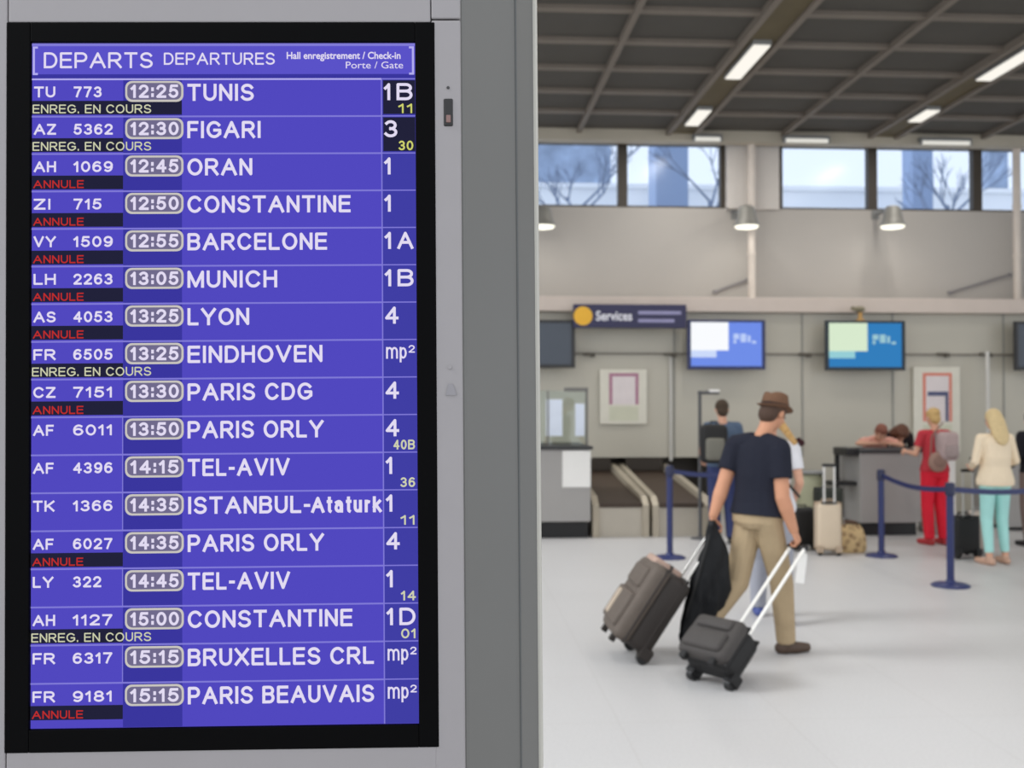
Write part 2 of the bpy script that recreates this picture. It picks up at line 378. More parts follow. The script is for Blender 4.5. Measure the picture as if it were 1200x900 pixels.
bm = BM(); box2(bm, (openings[0][0], YC + .6, 0), (openings[0][1], YC + .65, zp)); struct('wall_opening', bm, M_BROWN)

# world outside the windows: white hangar and blue-grey buildings
M_HANG = mat('white hangar', (244, 246, 248), .8, var=.04, scale=.5)
M_BLD = mat('blue grey cladding', (150, 166, 190), .7, var=.95, scale=1.1)
M_PIL = mat('blue concrete pillar', (140, 158, 188), .7, var=.08, scale=.4)
def outside(px0, px1, pytop, Y, d, m, label, name, cat):
    a = at(px0, 200, Y).x; b = at(px1, 200, Y).x; z = at((px0 + px1) / 2, pytop, Y).z
    t = thing(name, label, cat, ((a + b) / 2, Y + d / 2, 0))
    bm = BM(); hw = (b - a) / 2; box2(bm, (-hw, -d / 2, 0), (hw, d / 2, z), .05); obj('facade', bm, m, t)
    bm = BM(); box2(bm, (-hw - .08, -d / 2 - .08, z - .02), (hw + .08, d / 2 + .08, z + .15)); obj('parapet', bm, m, t)
    return t
outside(560, 1290, 223, 36, 1.5, M_HANG, 'low white building running along beyond all the high windows', 'white_building', 'building')
outside(610, 716, 150, 40, 4, M_BLD, 'mottled blue building filling the leftmost high window', 'blue_building', 'building')
outside(768, 807, 150, 33, 1.2, M_PIL, 'blue tower seen through the second high window', 'blue_tower', 'tower')
outside(1069, 1094, 150, 33, .8, M_PIL, 'slim blue tower seen through the fourth high window', 'blue_tower', 'tower')
def bare_tree(px, Y, h, label, seed):
    rnd = random.Random(seed); p = at(px, 200, Y)
    t = thing('bare_tree', label, 'tree', (p.x, Y, -.05), 0, 'trees outside the high windows')
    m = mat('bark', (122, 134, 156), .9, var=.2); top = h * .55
    bm = BM(); cone(bm, (0, 0, 0), (0, 0, top), .12, .07, 10); obj('trunk', bm, m, t)
    bm = BM()
    def grow(a, d, L, r, n):
        b = a + d * L; cone(bm, a, b, r, r * .65, 6, False)
        if n:
            for k in range(3):
                e = (d + V((rnd.uniform(-1, 1), rnd.uniform(-.5, .5), rnd.uniform(-.25, .6))) * .75).normalized(); grow(a.lerp(b, rnd.uniform(.6, 1)), e, L * .72, r * .62, n - 1)
    for k in range(4): grow(V((0, 0, top * (.9 + .033 * k))), V((math.cos(k * 1.3 + seed), .4 * math.sin(k * 1.3), .8)).normalized(), h * .075, .045, 3)
    obj('branches', bm, m, t); return t
outside(1158, 1182, 172, 40, 1.0, M_BLD, 'mottled blue block behind the high window at the right edge', 'blue_building', 'building')
bare_tree(682, 31, 14.0, 'slender bare tree behind the leftmost high window', 3)
bare_tree(832, 30, 14.0, 'slender bare tree at the right side of the second high window', 5)
bare_tree(1118, 30, 13.5, 'slender bare tree right of the slim blue tower in the fourth high window', 8)
bm = BM(); box2(bm, (-80, 17.5, -.3), (90, 120, -.05)); struct('ground', bm, mat('apron concrete', (190, 190, 188), .9, var=.1, scale=.2))

# ------------------------------------------------------------------ departure board pylon
DB = 1.53
ALPHA = math.atan(.0125 / .575)
c = CAM + FW * DB + RT * ((261 - 600) / F * DB) + UP * ((450 - 450.5) / F * DB)
SX = 1.02 / 801
ZS = c.z
from mathutils import Euler
BR = Euler((-.00554, -.00769, -.04126))
c = V((-.33609, 1.55546, 1.72995))      # centre of the screen
base = c - BR.to_matrix() @ V((0, 0, ZS))
board = thing('departure_board', 'tall grey information pylon with a black-framed blue screen listing departures', 'departure board', base); board.rotation_euler = BR
def bx(px): return (px - 261) * SX
def bz(py): return ZS + (450.5 - py) * SX
xr = bx(543); xl = bx(-26)
poly = [(xl, .012), (xr, .012), (xr + .004, .016), (xr + .084, .115), (xr + .118, .175), (xr + .122, .19), (xr + .09, .42), (xl - .09, .42), (xl - .122, .19), (xl - .118, .175), (xl - .084, .115), (xl - .004, .016)]
bm = BM(); prism(bm, poly, 0, 2.62); obj('housing', bm, mat('pylon side metal', (101, 101, 99), .5, metal=.1, var=.03, scale=5), board)
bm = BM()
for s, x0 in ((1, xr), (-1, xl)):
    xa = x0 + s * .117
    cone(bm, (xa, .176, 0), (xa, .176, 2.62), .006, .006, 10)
obj('edge_highlight', bm, mat('pale edge highlight', (176, 174, 166), .4), board)  # thin pale rod that draws the bright highlight along the pylon edge
bm = BM()   # vertical seam on the angled side panel
for s, x0 in ((1, xr), (-1, xl)):
    xa = x0 + s * .0845
    cone(bm, (xa, .1155, 0), (xa, .1155, 2.62), .0022, .0022, 8)
obj('side_seam', bm, mat('seam dark', (84, 86, 86), .6), board)
g = .0012
bm = BM()
box2(bm, (bx(507), 0, 0), (bx(541.5), .014, bz(22) - g), .002); box2(bm, (bx(507), 0, bz(22) + g), (bx(541.5), .014, 2.62), .002)
box2(bm, (bx(-24), 0, 0), (bx(8), .014, 2.62), .002)
box2(bm, (bx(8) + g, 0, bz(25.5)), (bx(507) - g, .014, 2.62), .002)
box2(bm, (bx(8) + g, 0, 0), (bx(509) - g, .014, bz(880)), .002)
obj('front_frame', bm, M_ALU, board)
bm = BM()
box2(bm, (bx(7), -.001, bz(881)), (bx(35), .012, bz(25.5)), .0015); box2(bm, (bx(487.5), -.001, bz(881)), (bx(511), .012, bz(25.5)), .0015)
box2(bm, (bx(35), -.001, bz(49)), (bx(487.5), .012, bz(25.5)), .0015); box2(bm, (bx(35), -.001, bz(881)), (bx(487.5), .012, bz(854.5)), .0015)
obj('bezel', bm, mat('black bezel', (3, 3, 4), .5, spec=.05, var=.02), board)
bm = BM(); box2(bm, (bx(521), -.002, bz(150)), (bx(532), .006, bz(117)), .002); sensor = obj('sensor_window', bm, M_BLACK, board)
bm = BM(); box2(bm, (bx(524), -.0035, bz(146)), (bx(529.5), 0, bz(137)), .001); obj('sensor_lens', bm, mat('sensor lens', (120, 92, 88), .3), sensor)
bm = BM(); cone(bm, (bx(526.5), -.0015, bz(104)), (bx(526.5), .004, bz(104)), .0022, .0022, 12); obj('indicator', bm, M_DGREY, board)
bm = BM(); cone(bm, (bx(526.5), -.002, bz(436)), (bx(526.5), .004, bz(436)), .003, .003, 12); obj('screw', bm, M_ALU, board)
bm = BM()
prism2 = [(bx(523), bz(462)), (bx(524.5), bz(456)), (bx(529.5), bz(456)), (bx(532), bz(462)), (bx(534), bz(469)), (bx(521), bz(469))]
vs0 = [bm.verts.new((x, -.0016, z)) for x, z in prism2]; vs1 = [bm.verts.new((x, .004, z)) for x, z in prism2]
bm.faces.new(vs0); bm.faces.new(list(reversed(vs1)))
for k in range(6): bm.faces.new((vs0[k], vs0[(k + 1) % 6], vs1[(k + 1) % 6], vs1[k]))
obj('lock', bm, mat('lock metal', (132, 130, 134), .4, metal=.4), board)

E = [emat('screen blue', (81, 72, 191)), emat('screen column blue', (58, 54, 158)), emat('screen line', (128, 122, 214)),
     emat('screen white', (226, 219, 242)), emat('screen near black', (34, 34, 58)), emat('screen red', (192, 46, 44)),
     emat('screen pale yellow', (206, 208, 176)), emat('screen pill rim', (200, 196, 190)), emat('screen pill fill', (112, 106, 140)),
     emat('screen header blue', (90, 82, 200)), emat('screen gate blue', (64, 62, 164)), emat('screen yellow', (206, 210, 110)), emat('screen bright line', (178, 172, 238))]
BLUE, COLB, LINE, WHT, NBLK, RED, PYEL, RIM, FIL, HEAD, GATE, YEL, BLN = range(13)
bm = BM(); box2(bm, (bx(35) - .001, .006, bz(854.5)), (bx(488), .010, bz(49))); screen = obj('screen', bm, E[BLUE], board)
LV = lambda n: .006 - .0004 * (n + 1)
def R(bm, x0, x1, y0, y1, lv, mi): quad(bm, bx(x0), bx(x1), bz(y1), bz(y0), LV(lv), mi)
def T(bm, s, x0, x1, yb, ch, lv, mi, wd): strokes(bm, s, bx(x0), bx(x1), bz(yb), ch * SX, wd * SX, LV(lv), mi)
def TF(bm, s, x0, x1, yb, ch, lv, mi, bold=.02): text(bm, s, bx(x0), bx(x1), bz(yb), ch * SX, LV(lv), mi, bold)
def rrect(bm, x0, x1, y0, y1, r, lv, mi):
    pts = []
    for cx, cy, a0 in ((x1 - r, y0 + r, 0), (x0 + r, y0 + r, 90), (x0 + r, y1 - r, 180), (x1 - r, y1 - r, 270)):
        for k in range(6):
            a = math.radians(a0 + 18 * k); pts.append((cx + r * math.cos(a), cy - r * math.sin(a)))
    f = bm.faces.new([bm.verts.new((bx(x), LV(lv), bz(y))) for x, y in pts]); f.material_index = mi
bm = BM()
R(bm, 35, 487, 49.2, 92, 0, HEAD); R(bm, 35, 487, 49.2, 52.5, 1, LINE); R(bm, 35, 487, 86, 91, 1, COLB)
for x, s in ((36, 1), (486, -1)):
    a, b = sorted((x, x + s * 2.5)); R(bm, a, b, 53, 87, 2, BLN); a, b = sorted((x, x + s * 6)); R(bm, a, b, 53, 55.5, 2, BLN); R(bm, a, b, 84.5, 87, 2, BLN)
T(bm, 'DEPARTS', 49, 177, 79, 19, 3, WHT, 2.7); T(bm, 'DEPARTURES', 190, 321, 75, 14.5, 3, WHT, 2.0)
TF(bm, 'Hall enregistrement / Check-in', 335, 470, 68, 8, 3, WHT, .02); TF(bm, 'Porte / Gate', 405, 473, 79.5, 8, 3, WHT, .0)
obj('header_band', bm, E, screen)
ROWS = [('TU', '773', '12:25', 'TUNIS', 296, '1B', '11', 'E'), ('AZ', '5362', '12:30', 'FIGARI', 304, '3', '30', 'E'),
        ('AH', '1069', '12:45', 'ORAN', 294, '1', '', 'A'), ('ZI', '715', '12:50', 'CONSTANTINE', 410, '1', '', 'A'),
        ('VY', '1509', '12:55', 'BARCELONE', 382, '1A', '', 'A'), ('LH', '2263', '13:05', 'MUNICH', 323, '1B', '', 'A'),
        ('AS', '4053', '13:25', 'LYON', 290, '4', '', 'A'), ('FR', '6505', '13:25', 'EINDHOVEN', 376, 'mp²', '', 'E'),
        ('CZ', '7151', '13:30', 'PARIS CDG', 364, '4', '', 'A'), ('AF', '6011', '13:50', 'PARIS ORLY', 377, '4', '40B', ''),
        ('AF', '4396', '14:15', 'TEL-AVIV', 337, '1', '36', ''), ('TK', '1366', '14:35', 'ISTANBUL-Ataturk', 444, '1', '11', ''),
        ('AF', '6027', '14:35', 'PARIS ORLY', 377, '4', '', 'A'), ('LY', '322', '14:45', 'TEL-AVIV', 337, '1', '14', ''),
        ('AH', '1127', '15:00', 'CONSTANTINE', 410, '1D', '01', 'E'), ('FR', '6317', '15:15', 'BRUXELLES CRL', 435, 'mp²', '', ''),
        ('FR', '9181', '15:15', 'PARIS BEAUVAIS', 435, 'mp²', '', 'A')]
for i, (al, no, tm, de, dx, ga, sub, st) in enumerate(ROWS):
    y = 91.6 + 44.4 * i; y1 = y + 44.4 if i < 16 else y + 52
    bm = BM()
    R(bm, 142, 211, y, y1, 0, COLB); R(bm, 447, 487, y, y1, 0, GATE)
    R(bm, 35, 447, y - .6, y + 1.4, 1, BLN if i == 0 else LINE); R(bm, 447, 487, y - .4, y + 1, 1, LINE)
    R(bm, 446.3, 447.8, y, y1, 1, LINE)
    if not st: R(bm, 141, 142.2, y, y1, 1, LINE)
    if st: R(bm, 35, 211 if (st == 'E' and i == 0) else 142, y + 26, min(y1 - 2, y + 42.6), 1, NBLK)
    if i < 2: R(bm, 449, 487, y + 2, y1 - 2, 1, NBLK)
    if st == 'E': T(bm, 'ENREG. EN COURS', 36, 175, y + 41, 10.5, 2, PYEL, 1.5)
    if st == 'A': T(bm, 'ANNULE', 37, 96, y + 41, 9.5, 2, RED, 1.5)
    wa = {'TU': 25, 'ZI': 20, 'AF': 24, 'LY': 24, 'TK': 25}.get(al, 26)
    T(bm, al, 37.5, 37.5 + wa, y + 22, 13, 2, WHT, 2.4)
    T(bm, no, 84, 84 + (33 if len(no) == 3 else 46), y + 22, 13, 2, WHT, 2.4)
    rrect(bm, 144.5, 213, y + 2.5, y + 27.5, 8, 2, RIM); rrect(bm, 147, 210.5, y + 5, y + 25, 6.5, 3, FIL)
    T(bm, tm, 151, 207.5, y + 23, 16, 4, WHT, 3.1)
    if 'Ataturk' in de:
        T(bm, 'ISTANBUL-', 218, 361, y + 26.5, 20.5, 2, WHT, 3.5); T(bm, 'Ataturk', 362, 445, y + 26.5, 19, 2, WHT, 3.6)
    else: T(bm, de, 217.5, dx, y + 26.5, 20.5, 2, WHT, 3.5)
    if ga.startswith('mp'):
        T(bm, 'mp', 451, 476, y + 23, 18, 2, WHT, 2.2); T(bm, '2', 477.5, 485, y + 16, 9, 2, WHT, 1.5)
    elif len(ga) == 1: T(bm, ga, 450, 458.5 if ga == '1' else 466, y + 26, 20.5, 2, WHT, 3.4)
    else: T(bm, ga[0], 450, 458.5, y + 26, 20.5, 2, WHT, 3.4); T(bm, ga[1], 465, 484, y + 26, 20.5, 2, WHT, 3.4)
    if sub: T(bm, sub, 467 - (8 if len(sub) == 3 else 0), 484.5, y + 41.5, 11.5, 2, YEL if i < 2 else PYEL, 2.0)
    obj('flight_row', bm, E, screen)

# ------------------------------------------------------------------ pendant lamps, pipes and rails above the counters
def pendant(px, py, Y, label):
    p = at(px, py, Y); rad = 15.5 / F * Y
    t = thing('bell_lamp', label, 'wall lamp', (p.x, p.y, p.z), 0, 'bell lamps on the upper wall')
    bm = BM(); lathe(bm, [(rad, 0), (rad * 1.02, .012), (rad * .86, .06), (rad * .74, .14), (rad * .66, .24), (rad * .5, .30), (.03, .32)]); obj('lamp_shade', bm, mat('pendant shade', (132, 130, 124), .5, metal=.2), t, smooth=40)
    bm = BM(); lathe(bm, [(rad * .93, -.002), (rad * .8, -.03), (rad * .4, -.045), (.005, -.05)]); obj('bulb_diffuser', bm, emat('pendant glow', (255, 252, 236), 1.6), t, smooth=60)
    bm = BM(); cone(bm, (0, 0, .29), (0, YW - p.y, .29), .03, .03, 10); box2(bm, (-.06, YW - p.y - .03, .22), (.06, YW - p.y + .01, .36)); obj('wall_bracket', bm, M_GREY, t)
    L = bpy.data.lights.new('lamp_light', 'AREA'); L.shape = 'DISK'; L.size = rad * 1.7; L.energy = PEND_W; L.color = (1, .95, .86)
    o = bpy.data.objects.new('lamp_light', L); C.objects.link(o); o.parent = t; o.location = (0, 0, -.055)
pendant(636, 265, 15.35, 'grey bell lamp half hidden behind the edge of the pylon')
pendant(875, 265, 15.35, 'grey bell lamp jutting out in front of the pale pilaster')
pendant(1046, 265, 15.35, 'grey bell lamp jutting out in front of the fourth window')
def pipe(px, py0, py1, Y, rr, m, label, name, cat):
    a, b = at(px, py0, Y), at(px, py1, Y)
    bm = BM(); cone(bm, (0, 0, a.z - b.z), (0, 0, 0), rr, rr, 14); box2(bm, (-rr * 1.8, -rr * 1.8, -.0), (rr * 1.8, rr * 1.8, .03))
    o = obj(name, bm, m, smooth=40); o.location = (b.x, b.y, b.z); tag(o, label, cat); return o
M_PIPE = mat('cream pipe', (214, 204, 194), .5)
p0 = at(881, 350, YW - .25)
for px, lab in ((881, 'cream vertical pipe running down from the pilaster to the ledge'), (1192, 'cream vertical pipe at the right edge of the photo')):
    x = at(px, 300, YW - .24).x
    bm = BM(); z0 = zl1; z1 = ZC - .13
    cone(bm, (0, 0, 0), (0, 0, z1 - z0), .06, .06, 16); box2(bm, (-.09, -.09, 0), (.09, .09, .04))
    for q in (.3, .62): lathe(bm, [(.07, 0), (.07, .05)], (0, 0, (z1 - z0) * q), 16)
    o = obj('wall_pipe', bm, M_PIPE, smooth=40); o.location = (x, YW - .24, z0); o['label'] = lab; o['category'] = 'pipe'; o['group'] = 'pipes on the upper wall'
for (xa, ya, xb, yb, lab) in ((838, 342, 876, 328, 'thin sloping conduit beside the pilaster pipe above the ledge'), (1113, 343, 1184, 322, 'thin sloping conduit beside the pipe near the photo right edge')):
    a, b = at(xa, ya, YW - .03), at(xb, yb, YW - .03); bm = BM(); cone(bm, a, b, .018, .018, 10); box(bm, a, (.05, .06, .05)); box(bm, b, (.05, .06, .05))
    bm.transform(Matrix.Translation(-a)); o = obj('wall_conduit', bm, M_ALU); o.location = a; tag(o, lab, 'conduit')
# tube lamps under the header beam
for pa, pb, lab in ((812, 846, 'white tube lamp under the header beam left of the pilaster'), (918, 972, 'pale tube lamp with curved cover just right of the pilaster'), (1078, 1138, 'long white tube lamp under the header beam right of centre')):
    y = YW - .50; a, b = at(pa, 157, y), at(pb, 157, y); hw = (b.x - a.x) / 2
    t = thing('tube_lamp', lab, 'tube light', ((a.x + b.x) / 2, y, ZC - .115), 0, 'tube lamps along the header beam')
    bm = BM(); box2(bm, (-hw, -.03, .03), (hw, .085, .075), .006); obj('lamp_housing', bm, M_GREY, t)
    bm = BM(); cone(bm, (-hw + .03, 0, 0), (hw - .03, 0, 0), .032, .032, 12); obj('tube', bm, emat('soft tube', (222, 220, 212), 1.0), t, smooth=40)
    for q in (-hw, hw - .03):
        bm = BM(); box2(bm, (q, -.03, -.03), (q + .03, .03, .05)); obj('end_cap', bm, M_GREY, t)

# ------------------------------------------------------------------ monitors above the counters
def monitor(px0, px1, py0, py1, Y, kind, label):
    a, b = at(px0, py1, Y), at(px1, py0, Y); W, H = b.x - a.x, b.z - a.z
    t = thing('monitor', label, 'monitor', ((a.x + b.x) / 2, Y, a.z), 0, 'monitors on the wall over the counters')
    rim = {'white': M_NAVY, 'green': mat('dark teal casing', (24, 40, 52), .4), 'off': M_DGREY}[kind]
    bm = BM(); e = .05
    box2(bm, (-W / 2, 0, 0), (-W / 2 + e, .06, H), .006); box2(bm, (W / 2 - e, 0, 0), (W / 2, .06, H), .006); box2(bm, (-W / 2 + e, 0, 0), (W / 2 - e, .06, e), .006); box2(bm, (-W / 2 + e, 0, H - e * .7), (W / 2 - e, .06, H), .006)
    obj('bezel', bm, rim, t)
    bm = BM(); box2(bm, (-W / 2 + .04, .05, .04), (W / 2 - .04, .14, H - .04), .02); obj('back_cover', bm, M_DGREY, t)
    x0, x1, z0, z1 = -W / 2 + e, W / 2 - e, e, H - e * .7; w_, h_ = x1 - x0, z1 - z0
    bm = BM()
    if kind == 'off':
        ms = [mat('switched off screen', (66, 74, 86), .25, var=.03)]
        box2(bm, (x0, .02, z0), (x1, .03, z1)); obj('screen', bm, ms, t)
    else:
        ms = {'white': [emat('mon blue', (112, 142, 232)), emat('mon white', (250, 252, 255)), emat('mon pale', (204, 218, 250)), emat('mon ink', (188, 206, 248))],
              'green': [emat('mon teal', (52, 126, 188)), emat('mon cream', (216, 234, 206)), emat('mon aqua', (150, 206, 214)), emat('mon ink2', (156, 198, 208))]}[kind]
        box2(bm, (x0, .02, z0), (x1, .03, z1))
        quad(bm, x0, x0 + w_ * .53, z0 + h_ * .36, z1, .0185, 1); quad(bm, x0, x0 + w_ * .36, z0 + h_ * .2, z0 + h_ * .36, .0185, 2)
        for q0, q1, r0, r1 in ((.6, .68, .62, .74), (.70, .78, .55, .74), (.80, .84, .55, .7), (.60, .64, .52, .6), (.86, .92, .52, .58)):
            quad(bm, x0 + w_ * q0, x0 + w_ * q1, z0 + h_ * r0, z0 + h_ * r1, .0185, 3)
        obj('screen', bm, ms, t)
    bm = BM(); box2(bm, (-.12, .12, H * .35), (.12, YC - Y - .001, H * .65), .01); obj('wall_bracket', bm, M_GREY, t)
    return t
monitor(583, 674, 375, 431, 14.85, 'off', 'switched-off dark monitor half hidden by the pylon edge')
monitor(806, 897, 375, 433, 14.85, 'white', 'lit monitor with white and lavender-blue picture in navy frame')
monitor(968, 1061, 376, 434, 14.85, 'green', 'lit monitor with pale green and teal picture in dark frame')
monitor(1190, 1282, 377, 434, 14.85, 'off', 'dark monitor cut off by the right edge of the photo')

# hanging sign
YS = 14.78
a, b = at(672, 384, YS), at(804.5, 357, YS); W, H = b.x - a.x, b.z - a.z
t = thing('hanging_sign', 'navy hanging sign with yellow disc and the white word Services', 'sign', (a.x, YS, a.z))
bm = BM(); box2(bm, (0, 0, 0), (W, .08, H), .008); obj('sign_board', bm, mat('sign navy', (38, 36, 76), .4), t)
bm = BM(); cone(bm, (.14, -.004, H * .5), (.14, .01, H * .5), H * .4, H * .4, 28); box2(bm, (.14 - .05, -.006, H * .3), (.14 + .05, 0, H * .34), 0)
obj('yellow_disc', bm, mat('sign yellow', (236, 180, 48), .5), t)
bm = BM(); text(bm, 'Services', .33, .86, H * .32, H * .38, -.002, 0, .02)
for q in range(2): quad(bm, .95, W - .08 - .1 * q, H * (.58 - .34 * q), H * (.72 - .34 * q), -.002, 1)
obj('sign_lettering', bm, [mat('sign white', (236, 236, 244), .5), mat('sign lavender', (150, 148, 186), .5)], t)
bm = BM(); box2(bm, (.3, .07, H * .3), (W - .3, YC - .17 - YS, H * .8)); obj('wall_bracket', bm, M_GREY, t)

# small ornament on top of the teal monitor (tan clip with camera)
p = at(1008, 375, 14.88)
t = thing('camera_mount', 'small tan bracket with a grey camera on top of the teal monitor', 'bracket', (p.x, 14.88, p.z))
bm = BM(); box2(bm, (-.06, -.03, -.01), (.06, .03, .01)); box2(bm, (-.03, -.02, 0), (.03, .02, .12), .006); obj('bracket', bm, mat('tan', (196, 152, 88), .5), t)
bm = BM(); ell(bm, (-.02, -.02, .16), (.09, .07, .045)); cone(bm, (-.09, -.03, .16), (-.14, -.05, .17), .025, .03); obj('camera_body', bm, mat('grey olive', (132, 124, 100), .5), t, smooth=50)

# rail clips
for px in (690, 785, 943, 1030, 1105, 1155):
    p = at(px, 415, YC - .05); bm = BM(); box2(bm, (-.09, -.03, -.02), (.09, .03, .02), .005); box2(bm, (.03, -.05, -.045), (.09, .03, .01), .005)
    o = obj('rail_clip', bm, mat('clip brown', (92, 86, 76), .5)); o.location = p; tag(o, 'small dark clip on the rail along the counter wall', 'clip', 'clips along the counter wall rail')

# ------------------------------------------------------------------ posters
def poster(px0, px1, py0, py1, Y, rim, label, extra=None):
    a, b = at(px0, py1, Y), at(px1, py0, Y); W, H = b.x - a.x, b.z - a.z
    t = thing('poster_stand' if extra else 'poster', label, 'poster', (a.x, Y, a.z))
    bm = BM(); box2(bm, (0, 0, 0), (W, .03, H), .004); obj('backing_panel', bm, mat('poster cream', (226, 222, 208), .6), t)
    bm = BM(); x0, x1, z0, z1 = W * .2, W * .82, H * .36, H * .93; e = .045
    box2(bm, (x0, -.004, z0), (x0 + e, 0, z1)); box2(bm, (x1 - e, -.004, z0), (x1, 0, z1)); box2(bm, (x0 + e, -.004, z1 - e), (x1 - e, 0, z1)); obj('coloured_border', bm, rim, t)
    bm = BM(); box2(bm, (x0 + e, -.003, z0), (x1 - e, 0, z1 - e)); 
    obj('printed_sheet', bm, mat('poster sheet' + label[:5], (230, 220, 220), .6), t)
    bm = BM(); box2(bm, (x0, -.003, H * .06), (x1, 0, H * .32)); obj('lower_sheet', bm, mat('poster lower', (212, 212, 190), .6), t)
    if extra: extra(t, W, H)
    return t
poster(703, 758, 433, 497, YC - .06, mat('pink border', (176, 120, 146), .6), 'cream poster with a pink-bordered sheet on the wall above the conveyors')
def ex(t, W, H):
    bm = BM(); box2(bm, (W * .3, -.008, H * .66), (W * .74, -.003, H * .71)); box2(bm, (W * .68, -.008, H * .36), (W * .74, -.003, H * .66)); obj('blue_mark', bm, mat('poster blue', (78, 84, 120), .6), t)
p_ = poster(1071, 1125, 430, 530, YC - .06, mat('red border', (222, 132, 112), .6), 'tall cream poster with red border and blue bar behind the woman in red', ex)

# vertical poles in the counter zone
def pole(px, py0, Y, rr, m, label, arm=0, base=True, py1=None):
    a = at(px, py0, Y); zb_ = 0 if py1 is None else at(px, py1, Y).z
    t = thing('pole', label, 'pole', (a.x, Y, zb_))
    bm = BM(); cone(bm, (0, 0, 0), (0, 0, a.z - zb_), rr, rr, 12); obj('shaft', bm, m, t, smooth=40)
    if base:
        bm = BM(); lathe(bm, [(.12, 0), (.12, .012), (.03, .03)]); obj('foot_plate', bm, m, t, smooth=40)
    if arm:
        bm = BM(); cone(bm, (-rr, 0, a.z - zb_ - rr), (arm, 0, a.z - zb_ - rr), rr, rr, 10); obj('arm', bm, m, t, smooth=40)
        bm = BM(); box(bm, (arm * .75, 0, a.z - zb_ + .0), (arm * .55, .07, .035), .008); obj('lamp_head', bm, M_WHITE, t)
    return t
pole(820, 458, 12.5, .022, mat('pole dark grey', (84, 84, 86), .5), 'dark bent pole with pale head rising behind the backpack man', arm=.24)
pole(1157, 412, 14.9, .03, mat('pole pale', (206, 204, 198), .5), 'pale vertical pole behind the blonde woman in cream')
pole(786, 418, YC - .04, .022, mat('pole pale', (206, 204, 198), .5), 'slim pale pole right of the pink-bordered poster', base=False, py1=540)

# ------------------------------------------------------------------ counters
def counter(px0, px1, pyt, Y, depth, label, name='check_in_counter', pyplinth=612):
    a, b = at(px0, pyt, Y), at(px1, pyt, Y); W = b.x - a.x; zt_ = a.z; zpl = at(px0, pyplinth, Y).z
    t = thing(name, label, 'counter', (a.x, Y, 0))
    bm = BM(); box2(bm, (.06, .1, 0), (W - .02, depth - .05, zpl)); obj('plinth', bm, M_BLACK, t)
    bm = BM(); box2(bm, (0, 0, zpl), (W, depth, zt_ - .04), .008); obj('front_panel', bm, M_COUNTER, t)
    bm = BM(); box2(bm, (-.03, -.04, zt_ - .04), (W + .03, depth + .02, zt_), .01); obj('counter_top', bm, M_DGREY, t)
    return t, W, zt_
t, W, zt_ = counter(600, 692, 523, 12.6, 1.2, 'grey left check-in counter with glass screen and white notice')
# glass screen on the left counter
gx0, gx1, gz = at(630, 500, 12.75).x - t.location.x, at(689, 500, 12.75).x - t.location.x, at(640, 456, 12.75).z
bm = BM(); box2(bm, (gx0 - .3, .15, zt_), (gx1 - .03, .162, gz - .02)); g1 = obj('glass_screen', bm, glass('counter glass', (238, 243, 240), .05), t)
bm = BM(); box2(bm, (gx1 - .03, .14, zt_), (gx1, .175, gz), .003); box2(bm, (gx1 - .3, .13, gz - .03), (gx1, .18, gz + .02), .004); box2(bm, (gx0 + .12, .14, zt_), (gx0 + .14, .175, gz - .02)); obj('screen_post', bm, mat('post grey', (112, 110, 106), .5), t)
a, b = at(659, 571, 12.6), at(692, 528, 12.6)
n = bpy.data.objects.new('notice', None); bpy.data.objects.remove(n)
bm = BM(); box2(bm, (0, -.008, 0), (b.x - a.x, 0, b.z - a.z), .002); o = obj('paper_notice', bm, M_WHITE); o.location = (a.x, 12.599, a.z); tag(o, 'blank white paper notice on the front of the left counter', 'notice')
for px0, px1, lab in ((640, 659, 'white paper sheet taped to the left counter glass, nearer the pylon'), (674, 685, 'narrow white paper sheet taped to the left counter glass, by its post')):
    a, b = at(px0, 511, 12.745), at(px1, 468 if px0 < 650 else 473, 12.745)
    bm = BM(); box2(bm, (0, 0, 0), (b.x - a.x, .004, b.z - a.z)); o = obj('paper_sheet', bm, mat('bluish paper', (216, 224, 238), .6)); o.location = (a.x, 12.745, a.z); tag(o, lab, 'paper', 'papers taped to the counter glass')

t2, W2, zt2 = counter(1008, 1079, 527, 12.6, .72, 'grey middle check-in counter with black top where people lean', pyplinth=613)
bm = BM(); box2(bm, (-.16, .04, zt2 - .08), (.02, .5, zt2 + .015), .01); box2(bm, (-.12, .5, 0), (-.07, .56, zt2 - .03), .006)
box2(bm, (-.30, .1, zt2 - .46), (.0, .4, zt2 - .41), .01); obj('side_frame', bm, M_BLACK, t2)
# white cabinet of the neighbouring desk
a, b = at(1112, 640, 12.5), at(1122, 527, 12.5)
t3 = thing('desk_end', 'narrow white desk end standing right of the woman in red', 'desk', (a.x, 12.55, 0))
bm = BM(); box2(bm, (0, 0, 0), (.12, .8, b.z - .03), .01); obj('end_panel', bm, M_WHITE, t3); bm = BM(); box2(bm, (-.02, -.02, b.z - .03), (.14, .82, b.z), .006); obj('top', bm, M_GREY, t3)
# right desk, mostly behind the blonde woman
t4, W4, zt4 = counter(1180, 1290, 540, 13.0, .9, 'dark far-right counter behind the blonde woman, cut by the photo edge', pyplinth=618)

